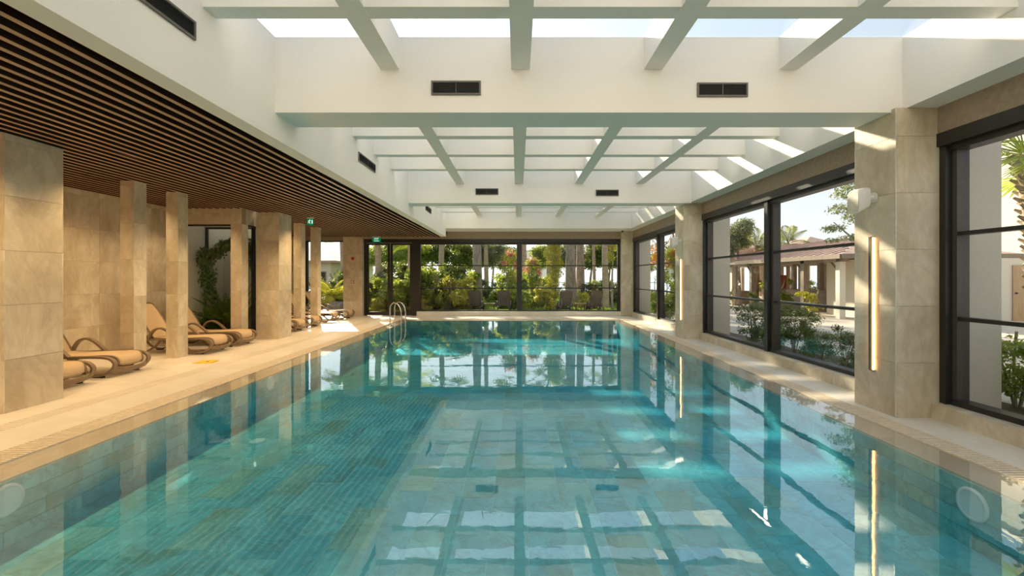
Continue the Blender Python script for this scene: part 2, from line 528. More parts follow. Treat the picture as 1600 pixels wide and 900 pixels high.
def flat(name, x0, x1, y0, y1, z, mat, parent=None, **kw):
    return MB().raw([(x0, y0, z), (x1, y0, z), (x1, y1, z), (x0, y1, z)], [(0, 1, 2, 3)]).put(name, mat, parent, **kw)
MB().box(XL + .012, XR - .012, YN + .012, YF - .012, -DEPTH + .001, WZ).put('pool_water', M['water'], label='still turquoise water of the indoor swimming pool', kind='stuff')
fm = MB()
for (a, b, c, d) in ((GL1, XL + .012, YN - .3, GF0), (XR - .012, GR0, YN - .3, GF0), (XL + .012, XR - .012, YF - .012, GF0), (XL + .012, XR - .012, YN - .3, YN + .012)):
    fm.raw([(a, c, WZ), (b, c, WZ), (b, d, WZ), (a, d, WZ)], [(0, 1, 2, 3)])
fm.put('overflow_water', M['film'], label='thin sheet of water running over the pool rim into the grates', kind='stuff')
# rim stones under that sheet, in stones of 60 cm
def stones(name, x0, x1, y0, y1, z0, z1, sx, sy, mat, label, off=0.0, child='tile', base=None):
    base = base or M['grout']
    o = MB().box(x0 + .001, x1 - .001, y0 + .001, y1 - .001, z0, z1 - .006).put(name, base, label=label, kind='structure')
    xs = cuts(x0, x1, sx); ys = cuts(y0, y1, sy, off)
    for a, b in zip(xs, xs[1:]):
        for c, d in zip(ys, ys[1:]):
            boxo(child, a + G * .5, b - G * .5, c + G * .5, d - G * .5, z1 - .02, z1, mat, o)
    return o
stones('pool_rim_left', GL1, XL, YN - .3, GF0, -.12, -.018, 9, 1.2, M['coping'], 'left rim of the pool in tan stone under a sheet of water')
stones('pool_rim_right', XR, GR0, YN - .3, GF0, -.12, -.018, 9, 1.2, M['coping'], 'right rim of the pool in tan stone under a sheet of water')
stones('pool_rim_far', XL, XR, YF, GF0, -.12, -.018, 1.2, 9, M['coping'], 'far rim of the pool below the long window')
stones('pool_rim_near', XL, XR, YN - .3, YN, -.12, -.018, 1.2, 9, M['coping'], 'near rim of the pool at the camera')

def grate(name, x0, x1, y0, y1, along, label):
    g = empty(name, label=label, cat='grate')
    MB().box(x0, x1, y0, y1, -.12, -.05).put('channel', M['slot'], g)
    e = .012
    if along == 'y':
        MB().box(x0, x0 + e, y0, y1, -.05, 0).box(x1 - e, x1, y0, y1, -.05, 0).put('edge_rail', M['grate'], g)
        m = MB(); t = y0 + .01
        while t < y1 - .03:
            m.box(x0 + e, x1 - e, t, t + .026, -.03, -.001); t += .040
    else:
        MB().box(x0, x1, y0, y0 + e, -.05, 0).box(x0, x1, y1 - e, y1, -.05, 0).put('edge_rail', M['grate'], g)
        m = MB(); t = x0 + .01
        while t < x1 - .03:
            m.box(t, t + .026, y0 + e, y1 - e, -.03, -.001); t += .040
    m.put('grate_bars', M['grate'], g, kind='stuff')
    return g
grate('overflow_grate', GL0, GL1, YN - .3, GF1, 'y', 'long pale slotted overflow grate along the left edge of the pool')
grate('overflow_grate', GR0, GR1, YN - .3, GF1, 'y', 'long pale slotted overflow grate along the right edge below the windows')
grate('overflow_grate', GL1, GR0, GF0, GF1, 'x', 'pale slotted overflow grate along the far end of the pool')

# pool floor drain and underwater lamps
def disc_lamp(loc, rot, r, label, cat='pool light', group=None, name='pool_light'):
    t = empty(name, loc, label=label, cat=cat)
    t.rotation_euler = rot
    n = 28
    m = MB()
    prof = [(r, 0), (r, .012), (r * .94, .022), (r * .80, .026), (r * .76, .018)]
    vs = []; fs = []
    for (rr, z) in prof:
        for i in range(n): vs.append((rr * math.cos(2 * math.pi * i / n), rr * math.sin(2 * math.pi * i / n), z))
    for j in range(len(prof) - 1):
        for i in range(n): fs.append((j * n + i, j * n + (i + 1) % n, (j + 1) * n + (i + 1) % n, (j + 1) * n + i))
    m.raw(vs, fs).put('rim', M['white'], t, smooth=True)
    MB().cyl((0, 0, 0), (0, 0, .019), r * .77, n=n).put('lens', M['white'], t)
    return t
H = math.pi / 2
disc_lamp((XL + .003, 3.32, -.17), (0, H, 0), .12, 'round white underwater lamp on the left basin wall, nearest the camera')
disc_lamp((XL + .003, 6.85, -.14), (0, H, 0), .11, 'round white underwater lamp farther along the left basin wall')
disc_lamp((XR - .003, 3.30, -.19), (0, -H, 0), .12, 'round white underwater lamp on the right basin wall')
disc_lamp((-3.16, 5.45, -DEPTH + .001), (0, 0, 0), .085, 'small round white drain cover set in the pool floor', 'drain', name='floor_drain')

# ------------------------------------------------------------------ decks
XW = -7.90                    # left wall
YB = -2.0                     # wall behind the camera
YE = 17.45                    # far wall
SL = .55
def deck(name, x0, x1, y0, y1, sx, sy, label, off=0.0):
    return stones(name, x0, x1, y0, y1, -.15, 0.0, sx, sy, M['deck'], label, off, base=M['groove'])
deck('floor', XW - 1.5, -5.20, YB, YE + .2, 1.2, 1.2, 'pale stone deck under the sun loungers')
deck('floor_walkway', -4.98, GL0, YB, YE + .2, 9, 1.2, 'pale stone walkway along the left pool edge', .6)
g = empty('deck_strip', label='ribbed tactile strip in the left deck beside the walkway', kind='structure')
MB().box(-5.20, -4.98, YB, YE, -.15, -.004).put('strip_base', M['groove'], g)
m = MB(); t = YB + .01
while t < YE - .03:
    m.box(-5.195, -4.985, t, t + .034, -.01, 0.0); t += .045
m.put('ribs', M['deck'], g, kind='stuff')
deck('floor_right', GR1, 4.40, YB, YE + .2, 9, 1.2, 'pale stone ledge between the right grate and the windows')
deck('floor_far', GL0, GR1, GF1, YE + .2, 1.2, 9, 'pale stone ledge at the far end of the pool')
deck('floor_near', GL0, GR1, YB, YN - .3, 1.2, 1.2, 'pale stone deck where the camera stands')

# ------------------------------------------------------------------ white roof grid over the pool
WL, WR = -2.60, 4.12
ZB, ZG, ZT = 3.25, 3.71, 4.06
ZC = 3.06                     # underside of the slats
wl = MB().box(WL - .16, WL, YB, 16.2, 2.97, ZT).put('wall_upper_left', M['plaster'], label='white upper wall between the slatted ceiling and the skylights', kind='structure')
wl2 = MB().box(WL - .22, WL - .16, YB, 16.2, 2.99, 3.3).put('trim_1', M['plaster'], label='narrow plaster lip beside the slatted ceiling', kind='structure')
MB().box(WR, WR + .5, YB, YE + .3, 3.28, ZT).put('wall_upper_right', M['plaster'], label='white upper wall above the right windows', kind='structure')
def main_beam(y0, y1, label):
    return MB().box(WL, WR, y0, y1, ZB, ZT - .002).put('ceiling_beam', M['plaster'], label=label, kind='structure')
b1 = main_beam(4.80, 5.27, 'deep white main beam nearest the camera, with two dark vents')
b2 = main_beam(10.62, 11.10, 'deep white main beam over the middle of the pool, with two vents')
b0 = main_beam(-1.1, -.65, 'deep white main beam above the camera')
MB().box(WL - .16, WR, 16.2, YE + .3, ZB + .02, ZT).put('ceiling_beam', M['plaster'], label='white ceiling strip over the far windows', kind='structure')
LX = [-1.37, .03, 1.45, 2.90]
bays = [(-.65, 4.80, [.45, 1.52, 2.61, 3.69]), (5.27, 10.62, [6.0, 7.05, 8.12, 9.20]), (11.10, 16.2, [12.05, 13.1, 14.15, 15.2])]
words_bay = ['nearest', 'middle', 'farthest']
CW = .17
for bi, (ya, yb, cy) in enumerate(bays):
    for i, x in enumerate(LX):
        MB().box(x - .10, x + .10, ya, yb, ZG, ZT - .003).put('skylight_rib', M['plaster'], label='white lengthwise rib %s in the %s skylight bay' % (['left of the centre one', 'above the pool centre', 'right of the centre one', 'beside the right upper wall'][i], words_bay[bi]), kind='structure')
    for i, y in enumerate(cy):
        MB().box(WL, WR, y, y + CW, ZG + .002, ZT - .004).put('skylight_rib', M['plaster'], label='white crosswise rib, %s in the %s skylight bay' % (['first', 'second', 'third', 'last before the beam'][i], words_bay[bi]), kind='structure')
sk = empty('skylight', label='glazed roof over the white rib grid', kind='structure')
xe = [WL - .05] + LX + [WR + .05]
for (ya, yb, cy) in bays:
    yy = [ya - .02] + [c + CW / 2 for c in cy] + [yb + .02]
    for a, b in zip(xe, xe[1:]):
        for c, d in zip(yy, yy[1:]):
            boxo('pane', a + .005, b - .005, c + .005, d - .005, ZT + .004, ZT + .012, M['glass'], sk)

# ------------------------------------------------------------------ slatted ceiling over the loungers
ceil = empty('ceiling_slatted', label='dark walnut slatted ceiling over the left deck', kind='structure')
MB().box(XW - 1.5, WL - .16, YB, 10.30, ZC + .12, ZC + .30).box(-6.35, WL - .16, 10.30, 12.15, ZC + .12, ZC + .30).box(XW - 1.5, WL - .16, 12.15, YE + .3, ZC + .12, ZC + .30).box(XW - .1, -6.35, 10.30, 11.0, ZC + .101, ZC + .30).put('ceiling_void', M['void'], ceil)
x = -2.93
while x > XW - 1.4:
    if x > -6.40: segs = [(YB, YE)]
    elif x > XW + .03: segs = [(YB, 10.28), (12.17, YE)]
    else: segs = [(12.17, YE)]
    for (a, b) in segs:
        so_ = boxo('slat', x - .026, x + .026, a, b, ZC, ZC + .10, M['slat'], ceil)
        if len(so_.data.materials) < 2:              # shade painted into the sides, bounced floor light into the lower edge
            so_.data.materials.append(M['slatlit'])
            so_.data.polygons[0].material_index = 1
    x -= .158

# ------------------------------------------------------------------ stone columns
ZH = 3.28
clad_column('column', 4.0, 4.5, 4.74, 5.32, ZH, 'stone clad column nearest on the right, with a long warm wall lamp', trim=[(4.0, 4.74)])
clad_column('column', 4.0, 4.46, 10.8, 11.38, ZH, 'stone clad column midway along the right windows', trim=[(4.0, 10.8)])
clad_column('column', 4.0, 4.47, 17.3, 17.8, ZH, 'stone clad column in the far right corner')
clad_column('column', -6.25, -5.58, 4.86, 5.50, ZC, 'broad stone column nearest on the left, hiding half a lounger')
clad_column('column', -6.31, -5.76, 10.8, 11.40, ZC, 'broad stone column beside the glazed planter')
for y, lb in ((7.29, 'slim stone column behind the second lounger'), (8.24, 'slim stone column in front of the third lounger'),
              (12.93, 'slim stone column past the glazed planter'), (13.98, 'slim stone column just before the far left window')):
    clad_column('column', -6.47, -6.25, y, y + .25, ZC, lb)
fc = clad_column('column', -6.74, -6.0, 17.3, 17.8, ZC, 'stone column left of the glass door with two red alarms')

# walls with slabs as parts
def clad_wall_x(name, x, y0, y1, z1, label, sgn=1, hole=None):
    w = MB().box(min(x, x - sgn * .25), max(x, x - sgn * .25), y0, y1, 0, z1).put(name, M['grout'], label=label, kind='structure')
    zs = cuts(0, z1, .6, .02)
    for r, (a, b) in enumerate(zip(zs, zs[1:])):
        ys = cuts(y0, y1, 1.2, .35)
        for c, d in zip(ys, ys[1:]):
            p, q = (x, x + TH) if sgn > 0 else (x - TH, x)
            boxo('tile', p, q, c + G, d - G, a + G, b - G, M['stone'], w)
    return w
clad_wall_x('wall_left', XW, YB, 10.30, ZC + .12, 'travertine clad wall behind the sun loungers')
clad_wall_x('wall_left_far', -9.25, 12.15, YE + .3, ZC + .12, 'travertine clad wall behind the farthest loungers')
def clad_wall_y(name, y, x0, x1, z0, z1, label, t=.12, step=1.2):
    w = MB().box(x0, x1, y + TH * .7, y + t, z0, z1).put(name, M['grout'], label=label, kind='structure')
    zs = cuts(z0, z1, .6, (z0 + .02))
    for r, (a, b) in enumerate(zip(zs, zs[1:])):
        xs = cuts(x0, x1, step, 0 if r % 2 else .6)
        for c, d in zip(xs, xs[1:]):
            boxo('tile', c + G, d - G, y, y + TH, a + G, b - G, M['stone'], w)
    return w
clad_wall_y('wall_far_left', 17.40, -9.25, -8.30, 0, ZC + .1, 'stone wall at the far left beside the garden window', t=.4)
MB().box(XW - 1.5, WR + .6, YB - .2, YB, -.1, ZT).put('wall_near', M['plaster'], label='plain plaster wall behind the camera', kind='structure')
MB().box(-9.5, -9.25 + .01, 12.15, 12.3, 0, ZC).put('trim_2', M['plaster'], label='plaster return at the courtyard corner', kind='structure')

# glazed planter in the left wall
PZ = 2.72
clad_wall_y('planter_header', 10.30, XW, -6.35, PZ, ZC + .1, 'stone header over the glazed planter opening', t=.16)
clad_column('planter_post', -6.60, -6.35, 10.30, 10.55, PZ, 'slim stone corner post of the glazed planter')
MB().box(-6.60, -6.36, 10.46, 10.80, PZ, ZC + .1).put('planter_lintel', M['stone'], label='stone lintel above the narrow side pane of the planter', kind='structure')
MB().box(-6.60, -6.33, 10.55, 10.86, 0, .17).put('planter_curb', M['stone'], label='stone curb below the narrow side pane of the planter', kind='structure')
MB().box(XW, -6.60, 10.30, 10.42, 0, .12).put('planter_sill', M['stone'], label='low stone sill of the glazed planter behind the fourth lounger', kind='structure')
MB().box(XW - .2, XW, 10.30, 12.15, 0, ZC + .1).put('wall_planter_left', M['extwall'], label='grey plaster side wall inside the planter', kind='structure')
MB().box(-6.40, -6.28, 11.40, 12.15, 0, ZC + .1).put('wall_courtyard_right', M['extwall'], label='cream wall closing the little courtyard', kind='structure')
MB().box(XW - 1.6, -6.28, 12.02, 12.15, 0, ZC + .28).put('wall_courtyard', M['extwall'], label='cream rendered wall behind the planter', kind='structure')
MB().box(XW, -6.36, 10.42, 12.02, 0, .14).put('planter_bed', M['soil'], label='dark soil bed inside the glazed planter', kind='stuff')
def frame_y(parent, x0, x1, z0, z1, y, w=.05, d=.06, mat=None, name='window_frame'):
    mat = mat or M['black']
    return MB().box(x0, x0 + w, y, y + d, z0, z1).box(x1 - w, x1, y, y + d, z0, z1).box(x0 + w, x1 - w, y, y + d, z1 - w, z1).box(x0 + w, x1 - w, y, y + d, z0, z0 + w).put(name, mat, parent)
w5 = empty('window_5', label='black framed front pane of the planter', kind='structure')
frame_y(w5, XW, -6.60, .12, PZ, 10.44, .035)
boxo('pane', XW + .04, -6.63, 10.46, 10.468, .155, PZ - .035, M['glass'], w5)
w6 = empty('window_6', label='black framed rear window between planter and courtyard', kind='structure')
frame_y(w6, XW, -6.40, .14, 2.76, 11.32, .05)
boxo('pane', XW + .05, -6.45, 11.34, 11.348, .19, 2.71, M['glass'], w6)
MB().box(XW, -6.40, 11.30, 11.40, 2.76, ZC + .099).put('trim_3', M['extwall'], label='plaster strip above the courtyard window', kind='structure')
boxo('added_planter_roof', XW, -6.36, 11.0, 12.0, ZC + .10, ZC + .11, M['glass'], None, label='glass roof added over the planter and its courtyard to let daylight in', kind='structure')  # unseen roof opening, added so daylight brightens the planter and courtyard wall
w7 = empty('window_7', label='narrow black framed side pane of the planter next to the broad column', kind='structure')
MB().box(-6.40, -6.34, 10.76, 10.84, .17, PZ).box(-6.40, -6.34, 10.55, 10.76, PZ - .04, PZ).box(-6.40, -6.34, 10.55, 10.76, .17, .20).put('window_frame', M['black'], w7)
boxo('pane', -6.378, -6.370, 10.55, 10.76, .20, PZ - .04, M['glass'], w7)

# ------------------------------------------------------------------ right windows
RAILS = [1.055, 1.935]
def right_window(n, y0, y1, label):
    w = empty('window_%d' % n, label=label, kind='structure')
    MB().box(4.43, 4.66, y0, y1, 2.86, 3.00).put('window_header', M['black'], w)
    MB().box(4.50, 4.66, y0, y1, 2.80, 2.86).put('window_head_rail', M['black'], w)
    MB().box(4.50, 4.66, y0, y1, .16, .215).put('window_bottom_rail', M['black'], w)
    ym = (y0 + y1) / 2
    for (a, b, d) in ((y0, y0 + .07, 1), (y1 - .07, y1, -1)):
        MB().box(4.46, 4.66, a, b, .16, 2.86).put('window_jamb', M['black'], w)
        a2, b2 = (b, b + .05) if d > 0 else (a - .05, a)
        MB().box(4.53, 4.66, a2, b2, .2, 2.82).put('window_sash', M['jamb'], w)
    MB().box(4.46, 4.66, ym - .055, ym + .055, .16, 2.90).put('window_mullion', M['black'], w)
    MB().box(4.53, 4.66, ym - .12, ym - .055, .2, 2.82).put('window_sash', M['jamb'], w)
    MB().box(4.53, 4.66, ym + .055, ym + .12, .2, 2.82).put('window_sash', M['black'], w)
    for (a, b) in ((y0 + .07, ym - .055), (ym + .055, y1 - .07)):
        for z in RAILS:
            MB().box(4.535, 4.63, a, b, z - .02, z + .02).put('window_rail', M['black'], w)
        zz = [.215] + RAILS + [2.80]
        for c, d in zip(zz, zz[1:]):
            boxo('pane', 4.580, 4.588, a, b, c + .015, d - .015, M['glass'], w)
    MB().box(4.44, 4.66, y0, y1, 3.00, 3.29).put('blind_box', M['taupe'], w)
    return w
right_window(1, YB, 4.74, 'tall black framed window nearest the camera on the right')
right_window(2, 5.32, 10.8, 'tall black framed window between the two near right columns')
right_window(3, 11.38, 17.3, 'tall black framed window at the far end of the right side')
for (a, b, lb) in ((YB, 4.74, 'low stone sill under the nearest right window'), (5.32, 10.8, 'low stone sill under the middle right window'), (11.38, 17.3, 'low stone sill under the farthest right window')):
    s = MB().box(4.381, 4.66, a, b, 0, .152).put('window_sill', M['grout'], label=lb, kind='structure')
    ys = cuts(a, b, 1.2, .3)
    for c, d in zip(ys, ys[1:]):
        boxo('tile', 4.37, 4.64, c + G, d - G, .148, .16, M['stone'], s)
        boxo('tile', 4.37, 4.382, c + G, d - G, 0, .147, M['stone'], s)
# rendered piers outside, behind each column
for (y, lb) in ((4.76, 'cream rendered outer pier behind the nearest right column'), (10.85, 'cream rendered outer pier behind the middle right column'), (17.35, 'cream rendered outer pier at the far right corner')):
    MB().box(4.66, 5.14, y, y + .55, -.1, 4.1).put('outer_pier', M['pier'], label=lb, kind='structure')
MB().box(4.5, 4.7, 4.74, 5.32, 0, 3.3).box(4.47, 4.7, 10.8, 11.38, 0, 3.3).put('wall_right_piers', M['pier'], label='wall parts behind the right columns', kind='structure')

# ------------------------------------------------------------------ far wall: door, long window, left window
YW = 17.52
w4 = empty('window_4', label='long garden window across the far end of the pool', kind='structure')
x0, x1 = -3.92, 4.0
MB().box(x0, x1, YW - .08, YW + .14, 2.84, 2.99).put('window_header', M['black'], w4)
MB().box(x0, x1, YW, YW + .12, 2.78, 2.84).put('window_head_rail', M['black'], w4)
MB().box(x0, x1, YW, YW + .12, .17, .215).put('window_bottom_rail', M['black'], w4)
for (a, b) in ((x0, x0 + .12), (-.04, .16), (x1 - .10, x1)):
    MB().box(a, b, YW - .04, YW + .12, .17, 2.84).put('window_mullion', M['black'], w4)
for (a, b) in ((x0 + .12, -.04), (.16, x1 - .10)):
    for z in (1.075, 1.955):
        MB().box(a, b, YW + .01, YW + .07, z - .02, z + .02).put('window_rail', M['black'], w4)
    zz = [.215, 1.075, 1.955, 2.78]
    for c, d in zip(zz, zz[1:]):
        boxo('pane', a, b, YW + .03, YW + .038, c + .015, d - .015, M['glass'], w4)
MB().box(-6.0, 4.0, YW - .12, YW + .25, 2.99, 3.29).put('trim_4', M['taupe'], label='taupe panel above the far windows', kind='structure')
MB().box(-9.3, -6.0, YW - .10, YW + .25, 2.93, 3.29).put('trim_5', M['taupe'], label='taupe panel above the far left window', kind='structure')
s = MB().box(x0, 4.0, 17.361, 17.75, 0, .162).put('window_sill_far', M['grout'], label='pale stone sill along the far window', kind='structure')
xs = cuts(x0, 4.0, 1.2)
for c, d in zip(xs, xs[1:]):
    boxo('tile', c + G, d - G, 17.35, 17.74, .158, .17, M['deck'], s)
    boxo('tile', c + G, d - G, 17.35, 17.362, 0, .157, M['deck'], s)
# glazed double door
d1 = empty('door_1', label='black framed glass double door at the far end', kind='structure')
MB().box(-6.0, x0, YW - .06, YW + .12, 2.84, 2.99).put('door_header', M['black'], d1)
MB().box(-6.0, -5.93, YW - .04, YW + .12, 0, 2.84).put('door_jamb', M['black'], d1)
MB().box(x0 - .2, x0, YW - .04, YW + .12, 0, 2.84).put('door_jamb', M['black'], d1)
for (a, b) in ((-5.93, -4.99), (-4.99, x0 - .2)):
    lf = MB().box(a + .01, a + .10, YW, YW + .06, .01, 2.83).box(b - .10, b - .01, YW, YW + .06, .01, 2.83).box(a + .10, b - .10, YW, YW + .06, 2.76, 2.83).box(a + .10, b - .10, YW, YW + .06, .01, .15).put('door_leaf', M['black'], d1)
    boxo('pane', a + .10, b - .10, YW + .025, YW + .033, .15, 2.76, M['glass'], lf)
    if a < -5.5:
        MB().box(a + .10, b - .10, YW + .01, YW + .05, .92, .94).put('door_rail', M['black'], lf)
        MB().tube([(a + .06, YW, 1.02), (a + .06, YW - .06, 1.02), (a + .17, YW - .06, 1.02)], .011).box(a + .045, a + .075, YW - .012, YW, .95, 1.09).put('door_handle', M['black'], lf)
w8 = empty('window_8', label='garden window at the far left behind the last loungers', kind='structure')
frame_y(w8, -8.30, -6.74, 0.0, 2.95, YW, .07, .1)
boxo('pane', -8.23, -6.81, YW + .03, YW + .038, .07, 2.88, M['glass'], w8)

# ------------------------------------------------------------------ vents
def vent(loc, rz, L, label):
    """face towards local -Y"""
    t = empty('air_vent', loc, rz, label=label, cat='vent', group=None)
    h = .075; e = .018
    a = L / 2
    MB().box(-a, a, -.002, .0, -h, h).put('backing', M['rubber'], t)
    MB().box(-a, -a + e, -.016, .0, -h, h).box(a - e, a, -.016, 0, -h, h).box(-a + e, a - e, -.016, 0, h - e, h).box(-a + e, a - e, -.016, 0, -h, -h + e).put('vent_frame', M['ventframe'], t)
    n = 7
    for i in range(n):
        z = -h + e + (i + .5) * (2 * (h - e)) / n
        sl = MB().raw([(-a + e, -.013, z - .003), (a - e, -.013, z - .003), (a - e, -.002, z + .004), (-a + e, -.002, z + .004),
                       (-a + e, -.013, z - .0005), (a - e, -.013, z - .0005), (a - e, -.002, z + .0065), (-a + e, -.002, z + .0065)],
                      [(3, 2, 1, 0), (4, 5, 6, 7), (0, 1, 5, 4), (1, 2, 6, 5), (2, 3, 7, 6), (3, 0, 4, 7)]).put('slat', M['vent'], t)
    MB().box(-.004, .004, -.0155, -.013, -h + e, h - e).put('divider', M['ventframe'], t)
    return t
vent((-.66, 4.798, 3.51), 0, .53, 'dark louvred vent left of centre in the nearest white beam')
vent((2.19, 4.798, 3.49), 0, .54, 'dark louvred vent right of centre in the nearest white beam')
vent((-.73, 10.618, 3.52), 0, .54, 'small dark vent left of centre in the middle white beam')
vent((2.12, 10.618, 3.49), 0, .54, 'small dark vent right of centre in the middle white beam')
vent((WL + .002, 3.05, 3.46), H, 1.1, 'long dark vent in the left upper wall nearest the camera')
vent((WL + .002, 7.72, 3.46), H, .85, 'dark vent in the left upper wall of the middle skylight bay')
vent((WL + .002, 13.0, 3.46), H, .80, 'tiny dark vent in the left upper wall of the far skylight bay')

# ------------------------------------------------------------------ wall lamps, speakers, camera, alarms, signs
def wall_lamp(y, label):
    t = empty('wall_lamp', (4.0, y, 1.19), label=label, cat='lamp', group=None)
    MB().box(-.035, -.0005, .002, .036, -.75, .75).put('housing', M['ventframe'], t)
    MB().box(-.018, -.0005, -.011, .002, -.742, .742).put('diffuser', M['lamp'], t)
    MB().box(-.016, -.0005, .036, .040, -.742, .742).put('back_diffuser', M['lamp'], t)
    for z in (-.747, .747): boxo('end_cap', -.036, -.0005, -.022, .002, z - .005, z + .005, M['ventframe'], t)
    return t
wall_lamp(5.03, 'tall thin warm glowing wall lamp on the nearest right column')
wall_lamp(10.98, 'tall thin warm glowing wall lamp on the middle right column')

def speaker(y, z, label, s=1.0):
    t = empty('wall_speaker', (4.0, y, z), label=label, cat='speaker')
    t.scale = (s, s, s)
    MB().cyl((-.0005, 0, 0), (-.018, 0, 0), .055, n=20).cyl((-.018, 0, 0), (-.075, 0, .0), .024, n=14).cyl((-.070, 0, 0), (-.095, 0, 0), .035, n=14).put('bracket', M['white'], t, smooth=False)
    m = MB(); vs = []; fs = []; n = 20
    # rounded wedge body leaning down towards the pool
    prof = [(-.085, .055, .085), (-.095, .075, .11), (-.16, .088, .128), (-.225, .092, .135), (-.235, .088, .130)]
    for (px, ry, rz_) in prof:
        for i in range(n):
            a = 2 * math.pi * i / n
            c, s_ = math.cos(a), math.sin(a)
            yy = ry * math.copysign(abs(c) ** .5, c); zz = rz_ * math.copysign(abs(s_) ** .5, s_)
            vs.append((px - .25 * zz * 0, yy, zz + (px + .085) * .35))
    for j in range(len(prof) - 1):
        for i in range(n): fs.append((j * n + i, j * n + (i + 1) % n, (j + 1) * n + (i + 1) % n, (j + 1) * n + i))
    fs.append(tuple(range(n))); fs.append(tuple(reversed(range((len(prof) - 1) * n, len(prof) * n))))
    m.raw(vs, fs).put('speaker_body', M['white'], t, smooth=False)
    g = MB(); vs = []
    for i in range(n):
        a = 2 * math.pi * i / n; c, s_ = math.cos(a), math.sin(a)
        vs.append((-.238, .082 * math.copysign(abs(c) ** .5, c), .122 * math.copysign(abs(s_) ** .5, s_) - .0525))
    g.raw(vs, [tuple(reversed(range(n)))]).put('speaker_grille', M['trim'], t)
    return t
speaker(5.03, 2.38, 'white wall speaker on a bracket on the nearest right column')
speaker(11.0, 2.38, 'white wall speaker on a bracket on the middle right column')
t = empty('security_camera', (3.95, 16.9, 3.22), label='tiny white dome camera under the ceiling in the far right corner', cat='camera')
MB().cyl((0, 0, .03), (0, 0, .055), .05, n=16).put('camera_mount', M['white'], t)
MB().cyl((0, 0, .03), (0, -.03, -.02), .045, .02, n=16).put('camera_dome', M['rubber'], t)

def alarm(z, square, label, cat):
    t = empty('fire_alarm' if not square else 'call_point', (-6.37, 17.3, z), label=label, cat=cat)
    if square:
        MB().box(-.05, .05, -.04, -.0005, -.05, .05).put('housing', M['red'], t)
        MB().box(-.03, .03, -.043, -.04, -.03, .03).put('push_plate', M['white'], t)
    else:
        MB().cyl((0, -.0005, 0), (0, -.03, 0), .06, n=20).cyl((0, -.03, 0), (0, -.07, 0), .045, .03, n=20).put('sounder', M['red'], t)
        MB().cyl((0, -.07, 0), (0, -.075, 0), .02, n=12).put('strobe', M['red'], t)
    return t
alarm(2.22, False, 'round red alarm sounder, upper of the two on the far stone column', 'alarm')
alarm(1.31, True, 'red call point with white plate, lower of the two on the far column', 'alarm')

def text_mesh(s, size, mat, parent, name='lettering', loc=(0, 0, 0), rot=(0, 0, 0), depth=.002):
    c = bpy.data.curves.new(name, 'FONT'); c.body = s; c.size = size; c.extrude = depth
    c.align_x = 'CENTER'; c.align_y = 'CENTER'
    tmp = bpy.data.objects.new('tmp', c); COL.objects.link(tmp)
    dg = bpy.context.evaluated_depsgraph_get()
    me = bpy.data.meshes.new_from_object(tmp.evaluated_get(dg))
    bpy.data.objects.remove(tmp)
    me.materials.clear()
    o = link(name, me, mat, parent); o.location = loc; o.rotation_euler = rot
    return o
def exit_sign(loc, w, h, label, hang, man):
    t = empty('exit_sign', loc, label=label, cat='sign')
    MB().box(-w / 2, w / 2, -.02, .02, h - .03, h).put('sign_rail', M['white'], t)
    MB().box(-w / 2, w / 2, -.012, .012, 0, h - .03).put('sign_panel', M['green'], t)
    if hang:
        MB().box(-.01, .01, -.01, .01, h, h + hang).put('hanger', M['white'], t)
    if man:
        k = MB()
        cx, cz, s = -.015, (h - .03) / 2, h * .5
        k.cyl((cx + .10 * s, -.0125, cz + .55 * s), (cx + .10 * s, -.015, cz + .55 * s), .10 * s, n=12)
        for (a, b) in (((.05, .42), (-.10, .05)), ((-.10, .05), (.12, -.18)), ((.12, -.18), (.10, -.50)), ((-.10, .05), (-.22, -.25)), ((-.22, -.25), (-.45, -.30)), ((.03, .38), (.28, .18)), ((.05, .40), (-.25, .28)), ((-.25, .28), (-.32, .08))):
            k.ribbon([(cx + a[0] * s, -.0138, cz + a[1] * s), (cx + b[0] * s, -.0138, cz + b[1] * s)], .0022, .10 * s)
        k.box(w * .26, w * .40, -.0145, -.0125, cz - .5 * s, cz + .5 * s)
        k.put('pictogram', M['signwhite'], t)
    else:
        text_mesh('EXIT', h * .42, M['signwhite'], t, loc=(0, -.014, h * .58), rot=(H, 0, 0))
        k = MB(); k.box(-w * .3, w * .3, -.0145, -.0125, h * .14, h * .22).put('underline', M['signwhite'], t)
    return t
exit_sign((-5.44, 11.75, 2.86), .16, .20, 'small green running man sign hanging from the slatted ceiling', .03, True)
exit_sign((-5.42, 17.2, 2.855), .32, .20, 'small green EXIT sign on the panel above the glass door', 0, False)

# recessed spots between the slats
def spot(x, y, watts, label, tilt=0.0):
    t = empty('ceiling_spotlight', (x, y, ZC), label=label, cat='spotlight')
    MB().cyl((0, 0, .085), (0, 0, .12), .036, n=16).put('spot_housing', M['rubber'], t)
    MB().cyl((0, 0, .080), (0, 0, .0855), .026, n=16).put('spot_lens', M['spotface'], t)
    l = bpy.data.lights.new('spot_lamp', 'SPOT'); l.energy = watts; l.color = WARM
    l.spot_size = math.radians(128); l.spot_blend = 0.9; l.shadow_soft_size = .05
    lo = bpy.data.objects.new('spot_lamp', l); COL.objects.link(lo); lo.parent = t
    lo.location = (0, 0, -.01); lo.rotation_euler = (0, tilt, 0)
def slot_x(x):
    k = round((-2.93 - x) / .158 - .5)
    return -2.93 - (k + .5) * .158
for i, y in enumerate((0.6, 2.4, 4.2, 6.0, 7.8, 9.6, 11.4, 13.2, 15.0)):
    spot(slot_x(-5.0), y, SPOT_W, 'small recessed spotlight between the slats above the walkway, %s from the camera' % ['first', 'second', 'third', 'fourth', 'fifth', 'sixth', 'seventh', 'eighth', 'ninth'][i])
